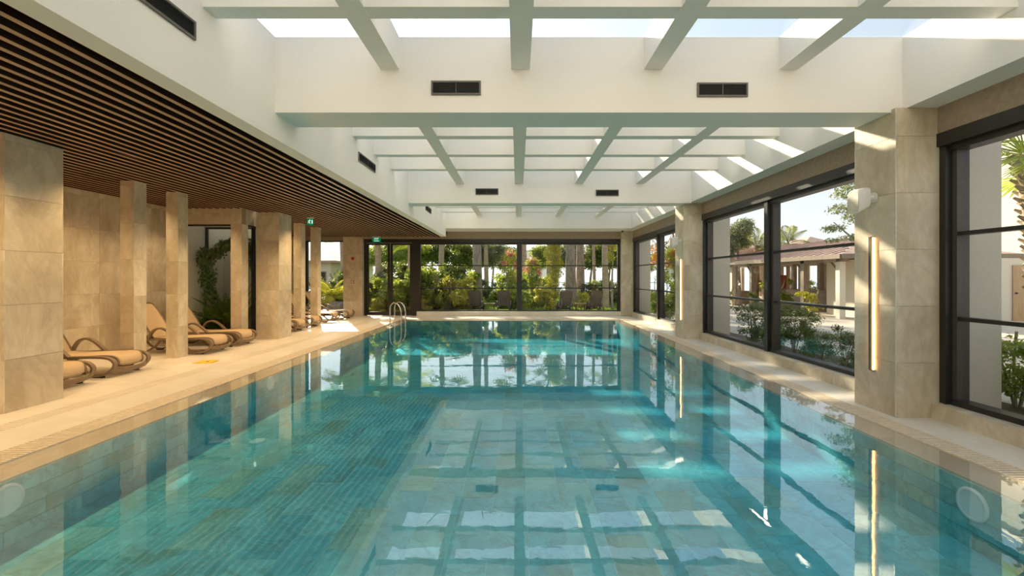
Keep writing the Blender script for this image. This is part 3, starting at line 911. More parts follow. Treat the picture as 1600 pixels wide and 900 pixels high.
for i, y in enumerate((4.2, 6.45, 7.85, 9.5, 12.5, 14.6)):
    spot(slot_x(-6.9), y, SPOT_W * .55, 'small recessed spotlight between the slats above the loungers, %s from the camera' % ['first', 'second', 'third', 'fourth', 'fifth', 'sixth'][i])

# ------------------------------------------------------------------ sun lounger (local +X is the foot end; seat runs to -X)
def make_lounger():
    t = empty('sun_lounger')
    W = .30                                   # half width to the side frames
    def side(s):
        y = s * W
        # one looped band: seat rail from the back, round the front, down to the ground, up the diagonal, over the arm
        p = smooth_path([(-1.34, y, .275), (-1.05, y, .285), (-.55, y, .30), (-.16, y, .295), (-.035, y, .24), (-.03, y, .16), (-.12, y, .07), (-.26, y, .032),
                         (-.42, y, .05), (-.60, y, .19), (-.76, y, .35), (-.90, y, .46), (-1.02, y, .50), (-1.14, y, .46), (-1.22, y, .35), (-1.24, y, .275)], 5)
        return MB().ribbon(p, .060, .032)
    for s in (-1, 1):
        side(s).put('side_frame', M['frame'], t)
        MB().box(-.32, -.19, s * W - .028, s * W + .028, 0, .022).put('foot_pad', M['rubber'], t)
        y = s * (W - .05)
        p = smooth_path([(-1.05, y, .27), (-1.14, y, .16), (-1.30, y, .06), (-1.46, y, .03), (-1.62, y, .07), (-1.74, y, .19), (-1.72, y, .27), (-1.60, y, .28), (-1.2, y, .275)], 5)
        MB().ribbon(p, .040, .028).put('rear_leg', M['frame'], t)
        MB().box(-1.52, -1.40, y - .025, y + .025, 0, .018).put('foot_pad', M['rubber'], t)
    # seat: a sling in a rounded frame, turned down at the foot end
    prof = smooth_path([(-1.22, 0, .315), (-.9, 0, .305), (-.5, 0, .315), (-.18, 0, .325), (-.06, 0, .30), (-.015, 0, .235), (-.03, 0, .18)], 6)
    vs = []; fs = []; nj = 9
    N = len(prof)
    for i, p in enumerate(prof):
        for th in (0, -.022):
            for j in range(nj):
                q = -1 + 2 * j / (nj - 1)
                k = min(1.0, max(0.0, (p.x + .30) / .30))
                wd = (W - .060) * (1 - .16 * k * k)
                vs.append((p.x - .03 * k * q * q, q * wd, p.z + th - .012 * (1 - q * q)))
    for i in range(N - 1):
        for j in range(nj - 1):
            a = i * 2 * nj + j; b = a + 2 * nj
            fs.append((a, a + 1, b + 1, b)); fs.append((a + nj, b + nj, b + nj + 1, a + nj + 1))
        for j in (0, nj - 1):
            a = i * 2 * nj + j; b = a + 2 * nj
            fs.append((a, b, b + nj, a + nj) if j == 0 else (b, a, a + nj, b + nj))
    for i in (0, N - 1):
        for j in range(nj - 1):
            a = i * 2 * nj + j
            fs.append((a, a + nj, a + nj + 1, a + 1) if i == 0 else (a, a + 1, a + nj + 1, a + nj))
    seat = MB().raw(vs, fs).put('seat', M['sling'], t, smooth=True)
    # the moulded rim of the seat
    rim = []
    for s in (-1, 1):
        pts = []
        for p in prof:
            k = min(1.0, max(0.0, (p.x + .30) / .30))
            pts.append((p.x - .03 * k, s * (W - .052) * (1 - .16 * k * k), p.z - .014))
        if s < 0: rim = pts
        else: rim = rim + list(reversed(pts))
    MB().tube(rim, .017, 6).put('seat_rim', M['frame'], t, smooth=True)
    # apron under the foot end
    MB().ribbon(smooth_path([(-.05, -W + .02, .13), (-.0, -.15, .105), (.01, 0, .10), (-.0, .15, .105), (-.05, W - .02, .13)], 4), .07, .02, side=(0.3, 0, 1)).put('foot_bar', M['frame'], t)
    # backrest
    ang = math.radians(57); L = .78
    br = []
    bx, bz = -1.20, .31
    dx, dz = -math.cos(ang), math.sin(ang)
    vs = []; fs = []; n1 = 9
    for i in range(n1):
        u = L * i / (n1 - 1)
        rx = bx + dx * u + .03 * math.sin(math.pi * i / (n1 - 1)) * .6; rz_ = bz + dz * u
        k = max(0.0, (i / (n1 - 1) - .8) / .2)
        wd = (W - .055) * (1 - .12 * k * k)
        for th in (0, .02):
            for q in (-1, -.5, 0, .5, 1):
                vs.append((rx - dz * th - .012 * (1 - q * q), q * wd, rz_ - math.cos(ang) * th))
    for i in range(n1 - 1):
        for j in range(4):
            a = i * 10 + j; b = a + 10
            fs.append((a, b, b + 1, a + 1)); fs.append((a + 5, a + 6, b + 6, b + 5))
    for j in range(4): fs.append((80 + j, 85 + j, 86 + j, 81 + j)); fs.append((j, j + 1, j + 6, j + 5))
    back = MB().raw(vs, fs).put('backrest', M['sling'], t, smooth=False)
    e = W - .05
    loop = smooth_path([(bx, -e, bz), (bx + dx * .4 + .015, -e, bz + dz * .4), (bx + dx * .70, -e, bz + dz * .70), (bx + dx * L, -e * .82, bz + dz * L), (bx + dx * (L + .012), 0, bz + dz * (L + .012)),
                        (bx + dx * L, e * .82, bz + dz * L), (bx + dx * .70, e, bz + dz * .70), (bx + dx * .4 + .015, e, bz + dz * .4), (bx, e, bz)], 5)
    MB().tube(loop, .016, 6).put('backrest_frame', M['frame'], t, smooth=True)
    for s in (-1, 1):
        MB().ribbon([(bx + dx * .42, s * e * .8, bz + dz * .42), (-1.66, s * e * .8, .29)], .03, .016).put('support_strut', M['frame'], t)
    return t
LG = make_lounger(); index_kids(LG)
LGROUP = 'tan sling sun loungers'
_grey = {}
def place_lounger(x, y, rz, label, first=[True], z=0.0, group=LGROUP):
    o = LG if first[0] else copy_tree(LG)
    if group != LGROUP:
        for ch in children(o):
            if ch.data.name not in _grey:
                g_ = ch.data.copy(); g_.materials[0] = M['greysling'] if ch.data.materials[0] is M['sling'] else (M['greyframe'] if ch.data.materials[0] is M['frame'] else ch.data.materials[0])
                _grey[ch.data.name] = g_
            ch.data = _grey[ch.data.name]
    first[0] = False
    o.location = (x, y, z); o.rotation_euler = (0, 0, rz)
    props(o, label=label, cat='sun lounger', group=group)
    return o
place_lounger(-5.93, 5.98, 0, 'tan sun lounger whose foot end peeps out behind the nearest left column')
place_lounger(-5.93, 6.92, 0, 'tan sun lounger fully in view right behind the nearest left column')
place_lounger(-5.90, 8.97, 0, 'tan sun lounger crossing behind the second slim column, near the yellow mat')
place_lounger(-5.94, 9.90, 0, 'tan sun lounger directly in front of the glazed planter')
place_lounger(-5.98, 12.50, 0, 'tan sun lounger just past the broad column beside the planter')
place_lounger(-6.05, 13.58, 0, 'tan sun lounger between the two farther slim columns')
place_lounger(-6.10, 15.10, 0, 'sunlit tan lounger first behind the last slim column')
place_lounger(-6.00, 16.20, 0, 'sunlit tan lounger closest to the far left garden window')

# yellow floor sign lying flat
t = empty('caution_board', (-5.46, 7.85, 0), math.radians(12), label='thin yellow plastic board lying on the left deck before the second slim column', cat='floor sign')
MB().raw([(-.17, -.10, .002), (.13, -.12, .002), (.17, .10, .012), (-.12, .12, .004), (-.17, -.10, .008), (.13, -.12, .008), (.17, .10, .019), (-.12, .12, .011)],
         [(3, 2, 1, 0), (4, 5, 6, 7), (0, 1, 5, 4), (1, 2, 6, 5), (2, 3, 7, 6), (3, 0, 4, 7)]).put('board', M['yellow'], t)
MB().cyl((.03, 0, .0125), (.03, 0, .0145), .04, n=3).put('warning_mark', M['rubber'], t)

# steel ladder over the left rim near the far end
lad = empty('pool_ladder', (-3.80, 14.65, 0), label='shiny steel pool ladder at the far left corner of the pool', cat='ladder')
for y in (-.27, .27):
    p = [(-.30, y, -.02)] + smooth_path([(-.30, y, .0), (-.30, y, .45), (-.27, y, .60), (-.19, y, .67), (-.11, y, .67), (-.03, y, .60), (.0 + .05, y, .42), (.06, y, 0.0), (.06, y, -.42)], 6)
    MB().tube(p, .019, 10).put('hand_rail', M['chrome'], lad, smooth=True)
    MB().cyl((-.30, y, .0), (-.30, y, .012), .045, n=18).put('base_flange', M['chrome'], lad)
for z in (-.12, -.32):
    MB().box(.03, .11, -.27, .27, z - .012, z + .012).put('step', M['chrome'], lad)

# ------------------------------------------------------------------ plants
def leaf_mesh(name, n, blobs, size, seed, aspect=.45, up=.5, shell=.55, mat=None, droop=0.0):
    """n folded leaves scattered through ellipsoid blobs (cx,cy,cz,rx,ry,rz); each leaf 2 faces"""
    r = np.random.RandomState(seed)
    vol = np.array([b[3] * b[4] * b[5] for b in blobs]) ** .75; vol /= vol.sum()
    idx = r.choice(len(blobs), n, p=vol)
    B = np.array(blobs)[idx]
    d = r.normal(size=(n, 3)); d /= np.linalg.norm(d, axis=1)[:, None]
    rad = (shell + (1 - shell) * r.rand(n)) * (r.rand(n) ** .25)
    c = B[:, :3] + d * rad[:, None] * B[:, 3:]
    nrm = d * .7 + r.normal(size=(n, 3)) * .55 + np.array([0, 0, up]); nrm /= np.linalg.norm(nrm, axis=1)[:, None]
    a = np.cross(nrm, r.normal(size=(n, 3))); a[:, 2] -= droop; a /= np.linalg.norm(a, axis=1)[:, None]
    b = np.cross(nrm, a); b /= np.linalg.norm(b, axis=1)[:, None]
    s = size * (.6 + .8 * r.rand(n))[:, None]
    w = s * aspect
    v = np.empty((n, 4, 3))
    v[:, 0] = c - a * s * .5
    v[:, 1] = c + b * w * .5 + nrm * s * .06
    v[:, 2] = c + a * s * .5 - nrm * s * .10
    v[:, 3] = c - b * w * .5 + nrm * s * .06
    me = bpy.data.meshes.new(name)
    me.vertices.add(n * 4); me.vertices.foreach_set('co', v.reshape(-1))
    me.loops.add(n * 4); me.loops.foreach_set('vertex_index', np.arange(n * 4, dtype=np.int32))
    me.polygons.add(n)
    me.polygons.foreach_set('loop_start', np.arange(0, n * 4, 4, dtype=np.int32))
    me.polygons.foreach_set('loop_total', np.full(n, 4, dtype=np.int32))
    me.update(calc_edges=True)
    if mat: me.materials.append(mat)
    return me

def rblobs(seed, k, R, h0, h1, s0=.35, s1=.6):
    r = random.Random(seed); out = []
    for _ in range(k):
        a = r.random() * 2 * math.pi; q = R * math.sqrt(r.random()) * .8
        z = h0 + (h1 - h0) * r.random()
        s = R * (s0 + (s1 - s0) * r.random())
        out.append((q * math.cos(a), q * math.sin(a), z, s, s, s * .75))
    return out

# shrub prototypes: meshes shared by the copies (unit: metre, height about 1)
SH = {}
def shrub_mesh(key, mat, n=900, size=.09, seed=1, blobs=None, **k):
    kk = (key, mat.name)
    if kk not in SH:
        SH[kk] = leaf_mesh('leaves', n, blobs or rblobs(seed, 9, .45, .2, .8), size, seed, mat=mat, **k)
    return SH[kk]
def stems_mesh(seed, n=6, h=.75, r=.012, spread=.3):
    k = ('stems', seed, n, h, spread)
    if k not in SH:
        q = random.Random(seed); m = MB()
        for _ in range(n):
            a = q.random() * 6.28; d = spread * q.random()
            p = smooth_path([(0.02 * math.cos(a), .02 * math.sin(a), 0), (d * .5 * math.cos(a), d * .5 * math.sin(a), h * .5), (d * math.cos(a + .3), d * math.sin(a + .3), h * (.8 + .3 * q.random()))], 3)
            m.tube(p, r, 5)
        SH[k] = m.mesh('stems'); SH[k].materials.append(M['stem'])
    return SH[k]
def shrub(x, y, z, s, mat, label, seed=1, key='round', cat='shrub', group=None, sz=None, **k):
    o = empty('shrub', (x, y, z), rnd.random() * 6.28, label=label, cat=cat, group=group)
    f = link('foliage', shrub_mesh((key, seed), mat, seed=seed, **k), None, o); f.scale = (s, s, (sz or s))
    g_ = link('stems', stems_mesh(seed), None, o); g_.scale = (s, s, (sz or s))
    return o

# ground outside
MB().box(-14, 60, YE + .3, 19.4, -.3, -.06).box(5.9, 60, -8, YE + .3, -.3, -.06).put('ground_terrace', M['paving'], label='pale paved terrace outside the windows', kind='structure')
MB().box(4.7, 5.9, -4, YE + .3, -.3, -.03).put('ground_bed', M['soil'], label='planting bed below the right windows', kind='structure')
MB().box(-60, 8.6, 19.4, 46, -.3, -.08).put('ground_lawn', M['grass'], label='sunlit lawn of the garden beyond the far window', kind='structure')
MB().box(8.6, 60, 19.4, 46, -.3, -.07).put('ground_plaza', M['paving'], label='paved yard around the pavilion', kind='structure')
MB().box(-60, -9.6, -8, 19.4, -.3, -.09).put('ground_side', M['soil'], label='bare ground left of the building', kind='structure')
MB().box(-900, 900, 46, 1200, -3.2, -3).put('sea', M['sea'], label='pale sea beyond the garden', kind='structure')
# grass blades as one tuft field
def grass_field(x0, x1, y0, y1, n, seed):
    r = np.random.RandomState(seed)
    c = np.stack([x0 + (x1 - x0) * r.rand(n), y0 + (y1 - y0) * r.rand(n), np.full(n, -.08)], 1)
    a = r.rand(n) * 6.28; h = .05 + .06 * r.rand(n)
    dx = np.stack([np.cos(a), np.sin(a), np.zeros(n)], 1) * .012
    tip = c + np.stack([np.cos(a + 1.5) * .03, np.sin(a + 1.5) * .03, h], 1)
    v = np.stack([c - dx, c + dx, tip], 1)
    me = bpy.data.meshes.new('grass')
    me.vertices.add(n * 3); me.vertices.foreach_set('co', v.reshape(-1))
    me.loops.add(n * 3); me.loops.foreach_set('vertex_index', np.arange(n * 3, dtype=np.int32))
    me.polygons.add(n); me.polygons.foreach_set('loop_start', np.arange(0, n * 3, 3, dtype=np.int32)); me.polygons.foreach_set('loop_total', np.full(n, 3, dtype=np.int32))
    me.update(calc_edges=True)
    link('grass', me, M['blade'], label='short green grass of the garden lawn', kind='stuff')
grass_field(-10, 8.6, 19.5, 34, 60000, 5)

# trees: trunk + foliage
def trunk_mb(h, r0, r1, bend=0.0, seed=1, n=14):
    q = random.Random(seed); pts = []; rad = []
    for i in range(n):
        t = i / (n - 1)
        pts.append((bend * t * t + .03 * math.sin(5 * t + seed), .03 * math.cos(4 * t + seed), h * t)); rad.append(r0 * (1 - t) + r1 * t + (r0 * .25 * max(0, 1 - t * 8)))
    return MB().tube(pts, rad, 12), pts
def tree(x, y, h, r, label, mat, seed=1, crown=None, n=3500, size=.16, z=-.08, bend=0.0, branches=5, bark='bark', name='tree', droop=0.0, cat='tree'):
    o = empty(name, (x, y, z), rnd.random() * 6.28 if not bend else 0.0, label=label, cat=cat)
    m, pts = trunk_mb(h, r, r * .45, bend, seed)
    m.put('trunk', M[bark], o, smooth=True)
    q = random.Random(seed + 5)
    top = Vector(pts[-1])
    for _ in range(branches):
        st = Vector(pts[int(len(pts) * (.6 + .35 * q.random()))]); a = q.random() * 6.28; L = h * .28
        MB().tube([st, st + Vector((math.cos(a) * L * .5, math.sin(a) * L * .5, L * .35)), st + Vector((math.cos(a) * L, math.sin(a) * L, L * .9))], [r * .35, r * .2, r * .08], 6).put('branch', M[bark], o)
    if crown:
        o2 = link('crown', leaf_mesh('crown', n, crown, size, seed, mat=mat, droop=droop), None, o)
    return o

# palms
def feather_frond(L=1.8, n=26, w=.42, sag=.55):
    m = MB(); pts = []
    for i in range(12):
        t = i / 11
        pts.append(Vector((L * t * (1 - .18 * t), 0, L * (.55 * t - sag * t * t))))
    m.tube(pts, [.022 * (1 - .8 * i / 11) for i in range(12)], 5)
    for i in range(n):
        t = .12 + .88 * i / n; k = t * 11; j = min(10, int(k)); p = pts[j].lerp(pts[j + 1], k - j)
        ll = w * math.sin(math.pi * min(1, .15 + t * .85)) + .08
        for s in (-1, 1):
            e = p + Vector((ll * .35, s * ll, -ll * .55)); mid = p.lerp(e, .45) + Vector((.02, 0, .05))
            m.raw([p, mid + Vector((.022, 0, 0)), e, mid - Vector((.022, 0, 0))], [(0, 1, 2, 3)])
    me = m.mesh('frond'); return me
def fan_frond(L=.9, n=16, R=.55):
    m = MB(); c = Vector((L, 0, L * .15))
    m.tube([(0, 0, 0), (L * .5, 0, L * .15), c], [.016, .012, .009], 5)
    for i in range(n):
        a = math.radians(-125 + 250 * i / (n - 1))
        d = Vector((math.cos(a), math.sin(a), -.12 - .25 * abs(math.sin(a))))
        pq = Vector((-math.sin(a), math.cos(a), 0))
        m.raw([c, c + d * R * .55 + pq * .035, c + d * R, c + d * R * .55 - pq * .035], [(0, 1, 2, 3)])
    return m.mesh('frond')
FR = {}
def frond(kind, mat):
    k = (kind, mat.name)
    if k not in FR:
        FR[k] = feather_frond() if kind == 'feather' else (fan_frond() if kind == 'fan' else feather_frond(1.0, 16, .26, .5))
        FR[k].materials.append(mat)
    return FR[k]
def palm(x, y, h, r, label, kind='feather', mat=None, nf=16, scale=1.0, z=-.08, seed=1, stubs=False, lean=0.0):
    mat = mat or M['leaf4']
    q = random.Random(seed)
    o = empty('palm_tree', (x, y, z), label=label, cat='palm')
    m, pts = trunk_mb(h, r, r * .85, lean, seed, 20)
    m.put('trunk', M['palmbark'], o, smooth=True)
    if stubs:
        st = MB()
        for i in range(110):
            t = .35 + .65 * i / 110; k_ = t * 19; j_ = min(18, int(k_)); p = Vector(pts[j_]).lerp(Vector(pts[j_ + 1]), k_ - j_)
            a = i * 2.4; d = Vector((math.cos(a), math.sin(a), 0))
            st.tube([p + d * r * .7, p + d * (r + .05) + Vector((0, 0, .06))], [.035, .016], 5)
        st.put('frond_stubs', M['palmbark'], o, kind='stuff')
    top = Vector(pts[-1])
    for i in range(nf):
        f = link('frond', frond(kind, mat), None, o)
        el = math.radians(q.uniform(-35, 60)); a = i * 2.39996
        f.location = top; f.rotation_euler = (q.uniform(-.3, .3), -el, a); s = scale * q.uniform(.85, 1.12); f.scale = (s, s, s)
    return o

def PX(px, Y): return (px - 809) * Y / 700.0

# --- trees of the garden, each with its own crown
big = lambda R, z0, z1, seed, k=12: rblobs(seed, k, R, z0, z1, .35, .6)
tree(PX(745, 23.5), 23.5, 9.0, .27, 'tall grey barked pine trunk behind the outdoor loungers left of the window mullion', M['leaf4'], 3, big(2.6, 6.0, 9.5, 3), 2600, .22)
tree(PX(892, 24.5), 24.5, 9.0, .33, 'thick left stem of the twin barked pine right of the window mullion', M['leaf4'], 4, big(2.8, 6.0, 9.5, 4), 2600, .22)
tree(PX(906, 25.2), 25.2, 9.0, .27, 'thick right stem of the twin barked pine right of the window mullion', M['leaf4'], 5, big(2.4, 6.5, 9.5, 5), 2000, .22)
palm(PX(946, 23.0), 23.0, 5.2, .17, 'straight pale palm trunk by the right end of the far window', 'fan', M['leaf1'], 22, 1.1, seed=2)
palm(PX(690, 26.5), 26.5, 4.9, .17, 'slim palm trunk rising above the yellow green bush', 'fan', M['leaf4'], 20, 1.1, seed=3)
palm(PX(818, 27), 27, 4.9, .20, 'palm trunk just behind the mullion of the far window', 'fan', M['leaf4'], 22, 1.2, seed=6)
palm(PX(928, 28), 28, 5.2, .10, 'thin reddish palm trunk beside the straight pale one', 'fan', M['leaf4'], 16, 1.0, seed=7)
palm(PX(760, 30), 30, 6.2, .16, 'distant fan palm seen above the pale garden gap', 'fan', M['leaf4'], 20, 1.2, seed=8)
palm(PX(858, 31), 31, 5.6, .16, 'distant fan palm behind the creeper covered tree', 'fan', M['leaf4'], 20, 1.3, seed=9)
palm(PX(640, 21.0), 21.0, 3.3, .13, 'drooping feather palm behind the right leaf of the glass door', 'feather', M['leaf1'], 18, .9, seed=10)
palm(PX(590, 22.0), 22.0, 3.8, .16, 'feather palm behind the left leaf of the glass door', 'feather', M['leaf4'], 18, 1.0, seed=11)
palm(PX(536, 22.5), 22.5, 3.9, .15, 'feather palm at the right edge of the far left window', 'feather', M['leaf4'], 16, .8, seed=12)
palm(PX(519, 19.8), 19.8, .75, .10, 'young palm with bright yellow green fronds outside the far left window', 'feather', M['leaf3'], 16, .62, seed=13)
palm(PX(533, 20.4), 20.4, .5, .09, 'low green palm beside the rock outside the far left window', 'feather', M['leaf1'], 12, .5, seed=14)

# dense dark trees closing the view above the lawn
DT = [(640, 29, 'leaf1', 'dense leafy tree crown behind the right leaf of the glass door'), (672, 30, 'leaf2', 'dense dark tree crown behind the slim palm trunk at the left of the far window'),
      (706, 31, 'leaf2', 'dense dark tree crown left of the grey pine trunk'), (732, 33, 'leaf1', 'dense tree crown right behind the grey pine trunk'),
      (768, 31, 'leaf4', 'olive green tree crown between pine trunk and pink blossom'), (796, 34, 'leaf2', 'dense tree crown behind the pink blossom left of the mullion'),
      (862, 33, 'leaf1', 'dense tree crown behind the creeper covered tree'), (890, 32, 'leaf4', 'grey green tree crown behind the twin pine'),
      (922, 30, 'leaf2', 'dense dark green tree crown right of the twin pine'), (950, 31, 'leaf4', 'grey green tree crown behind the straight pale palm trunk'),
      (975, 29, 'leaf1', 'bushy green tree crown at the right edge of the far window'), (604, 28, 'leaf1', 'dense tree crown behind the left leaf of the glass door')]
for i, (px, y, mt, lb) in enumerate(DT):
    q_ = random.Random(200 + i)
    bl = [(q_.uniform(-1, 1), q_.uniform(-.8, .8), q_.uniform(2.45, 3.8), q_.uniform(.6, 1.0), .6, q_.uniform(.35, .6)) for _ in range(13)]
    tree(PX(px, y), y, 2.9, .10, lb, M[mt], 20 + i, bl, 6500, .17, branches=4, bend=.2)
# creeper covered tree right of the mullion
tree(PX(866, 22.6), 22.6, 3.2, .10, 'creeper covered tree with small yellow leaves left of the twin pine', M['leaf3'], 31,
     [(.1 * math.sin(z * 4), 0, z, .52 + .14 * math.sin(z * 3), .45, .45) for z in (.8, 1.3, 1.8, 2.3, 2.8, 3.3, 3.7)], 6500, .10, name='creeper_tree')
tree(PX(957, 21.4), 21.4, 3.4, .06, 'yellow green climber hanging at the top right corner of the far window', M['leaf3'], 32,
     [(0, 0, 3.2, .35, .3, .5), (.1, 0, 2.6, .22, .2, .4)], 900, .10, name='climbing_tree')
# pink blossom bushes
def blossom(x, y, h, label, mat2, seed):
    o = empty('blossom_shrub', (x, y, -.08), label=label, cat='shrub')
    link('foliage', leaf_mesh('foliage', 3200, [(0, 0, .6, .5, .4, .5), (0.1, 0, 1.3, .45, .4, .5), (0, 0, h * .7, .5, .35, .5), (0, 0, h * .9, .5, .35, .4)], .09, seed, mat=M['leaf1']), None, o)
    link('blossoms', leaf_mesh('blossoms', 700, [(0, -.1, h * .95, .42, .3, .34), (.28, -.15, h * .76, .20, .2, .42), (-.3, -.2, h * .80, .25, .2, .25), (.3, -.1, h * .55, .12, .1, .3)], .07, seed + 1, aspect=.7, shell=.1, mat=mat2), None, o)
    link('stems', stems_mesh(seed, 7, h * .8, .02, .35), None, o)
    return o
blossom(PX(797, 20.6), 20.6, 2.75, 'pink flowering shrub just left of the window mullion', M['pinkleaf'], 41)
blossom(PX(833, 21.4), 21.4, 2.45, 'pink flowering shrub just right of the window mullion', M['pinkleaf'], 43)
blossom(PX(1046, 17.8) + .6, 19.0, 2.7, 'orange leaved shrub seen through the farthest right window', M['orangeleaf'], 45)

# big lit bush left of the far window and more
spec = [
    (668, 20.3, 2.05, 'leaf1', 'tall broad leaved bush at the left end of the far window', 51),
    (692, 20.8, 2.25, 'leaf2', 'tall dark bush in the middle of the sunlit thicket', 52),
    (712, 20.2, 1.95, 'leaf3', 'tall yellow green bush at the right of the sunlit thicket', 53),
    (728, 19.9, .75, 'leaf3', 'low yellow green bush beside the first outdoor lounger', 54),
    (664, 19.6, .65, 'leaf3', 'low sunlit bush in the bottom left corner of the far window', 55),
    (700, 19.5, .50, 'leaf4', 'low dry bush at the foot of the sunlit thicket', 56),
    (812, 20.3, 1.2, 'leaf1', 'low green bush behind the mullion of the far window', 57),
    (852, 20.6, 1.15, 'leaf3', 'rounded yellow green bush right of the mullion, beside a lounger', 58),
    (908, 21.4, .85, 'leaf3', 'small yellow bush behind the outdoor side table', 59),
    (591, 19.3, .70, 'leaf3', 'low bright bush behind the left leaf of the glass door', 60),
    (600, 20.2, 1.9, 'leaf1', 'tall leafy bush behind the left leaf of the glass door', 61),
    (628, 19.6, 1.5, 'leaf1', 'leafy bush behind the right leaf of the glass door', 62),
    (640, 20.2, 2.0, 'leaf2', 'dark tall bush behind the right leaf of the glass door', 63),
    (505, 20.5, 1.6, 'leaf4', 'grey green bush by the white house outside the far left window', 64),
    (536, 21.5, 2.3, 'leaf2', 'dark bush at the right of the far left window', 65),
    (676, 22.3, 2.2, 'leaf1', 'tall leafy bush rising behind the sunlit thicket, left', 72),
    (700, 22.6, 2.3, 'leaf4', 'tall grey green bush rising behind the sunlit thicket, middle', 73),
    (722, 23.0, 1.9, 'leaf1', 'tall leafy bush behind the thicket next to the pine trunk', 74),
    (656, 22.0, 2.3, 'leaf2', 'tall dark bush behind the door post', 75),
    (616, 23.0, 2.4, 'leaf4', 'tall grey green bush behind the middle stile of the glass door', 76),
    (583, 21.6, 2.2, 'leaf4', 'tall grey green bush at the hinge side of the glass door', 77),
    (825, 24.0, 1.9, 'leaf1', 'leafy bush behind the pink shrub right of the mullion', 78),
    (848, 23.6, 1.7, 'leaf1', 'green bush at the foot of the creeper covered tree', 79),
    (790, 24.5, 1.8, 'leaf1', 'leafy bush behind the pink shrub left of the mullion', 80),
    (958, 23.4, 1.7, 'leaf2', 'dark bush right of the straight pale palm', 81),
    (918, 25.0, 1.3, 'leaf4', 'grey green bush between the twin pine and the palm', 82),
    (898, 27.0, 1.5, 'leaf2', 'dark bush behind the foot of the twin pine', 83),
    (943, 26.0, 1.5, 'leaf1', 'green bush behind the pale palm trunk', 84),
    (806, 23.0, 2.0, 'leaf1', 'tall leafy bush right behind the mullion of the far window', 85),
    (750, 26.0, 1.5, 'leaf4', 'grey green bush behind the grey pine trunk', 86),
    (787, 28, 1.25, 'leaf2', 'dark hedge bush on the far lawn left of the mullion', 66),
    (832, 28, 1.25, 'leaf2', 'dark hedge bush on the far lawn right of the mullion', 67),
    (770, 28.5, 1.1, 'leaf2', 'dark hedge bush on the far lawn behind the pine trunk', 68),
    (936, 28, 1.15, 'leaf2', 'dark hedge bush on the far lawn behind the pale palm', 69),
    (960, 27.5, 1.2, 'leaf2', 'dark hedge bush on the far lawn at the right end', 70),
    (848, 28.5, 1.2, 'leaf2', 'dark hedge bush on the far lawn behind the creeper tree', 71),
]
for px, y, s, mt, lb, sd_ in spec:
    shrub(PX(px, y), y, -.08, s, M[mt], lb, sd_ % 4, key='b%d' % (sd_ % 4), n=4200, size=.075, shell=.2, blobs=rblobs(sd_ % 4 + 60, 20, .52, .06, .9, .26, .5))

# garden fence towards the sea
fe = empty('garden_fence', (0, 36, -.08), label='thin dark railing at the end of the lawn', cat='fence')
for z in (.55, 1.15): MB().box(-9, 12, -.02, .02, z, z + .04).put('fence_rail', M['timber'], fe)
for i in range(22): boxo('fence_post', -9 + i * 1.0 - .03, -9 + i * 1.0 + .03, -.03, .03, 0, 1.3, M['timber'], fe)
# white house far behind, left of the mullion gap
def house(name, x0, x1, y0, y1, z1, label, roof='rooftile', over=.3, rh=.9, wins=()):
    o = empty(name, ((x0 + x1) / 2, (y0 + y1) / 2, -.08), label=label, cat='building')
    a, b = (x1 - x0) / 2, (y1 - y0) / 2
    MB().box(-a, a, -b, b, 0, z1).put('wall', M['extwall'], o)
    a2, b2 = a + over, b + over
    m = MB().raw([(-a2, -b2, z1), (a2, -b2, z1), (a2, b2, z1), (-a2, b2, z1), (-a2, -b2, z1 + .12), (a2, -b2, z1 + .12), (a2, b2, z1 + .12), (-a2, b2, z1 + .12),
                  (-a2 * .3, 0, z1 + rh), (a2 * .3, 0, z1 + rh)],
                 [(3, 2, 1, 0), (0, 1, 5, 4), (1, 2, 6, 5), (2, 3, 7, 6), (3, 0, 4, 7), (4, 5, 9, 8), (6, 7, 8, 9), (5, 6, 9), (7, 4, 8)])
    m.put('roof', M[roof], o)
    for (wx, wz, ww, wh) in wins:
        f = MB().box(wx - ww / 2, wx + ww / 2, -b - .03, -b, wz, wz + wh).put('window', M['timber'], o)
        MB().box(wx - ww / 2 + .05, wx + ww / 2 - .05, -b - .035, -b - .03, wz + .05, wz + wh - .05).put('pane', M['black'], f)
    return o
house('garden_house', PX(812, 62), PX(858, 62), 62, 70, 5.2, 'pale blue grey building far behind the gap right of the mullion', 'sea', .2, .4, [(-1.0, 3.0, .8, 1.2), (1.0, 3.0, .8, 1.2)])
house('white_house', -15.5, PX(517, 24), 24, 31, 2.35, 'white house with a red tiled roof outside the far left window', 'rooftile', .35, 1.0, [(2.1, .9, .8, 1.0)])
# rock outside far left window
def rock(x, y, s, label, seed):
    q = random.Random(seed); vs = []; fs = []; n = 10; k = 6
    for j in range(k + 1):
        ph = math.pi * j / k
        for i in range(n):
            th = 2 * math.pi * i / n; r_ = s * (1 + .18 * math.sin(3 * th + seed) * math.sin(2 * ph) + .12 * q.uniform(-1, 1))
            vs.append((r_ * math.sin(ph) * math.cos(th), r_ * math.sin(ph) * math.sin(th) * .8, r_ * math.cos(ph) * .75 + s * .5))
    for j in range(k):
        for i in range(n): fs.append((j * n + i, (j + 1) * n + i, (j + 1) * n + (i + 1) % n, j * n + (i + 1) % n))
    o = MB().raw(vs, fs).put('rock', M['rock'], smooth=True, label=label, cat='rock'); o.location = (x, y, -.08)
    return o
rock(PX(527, 19.3), 19.3, .42, 'large grey rock outside the far left window', 3)
rock(PX(512, 19.0), 19.0, .25, 'smaller grey rock to the left of the large one outside the far left window', 4)

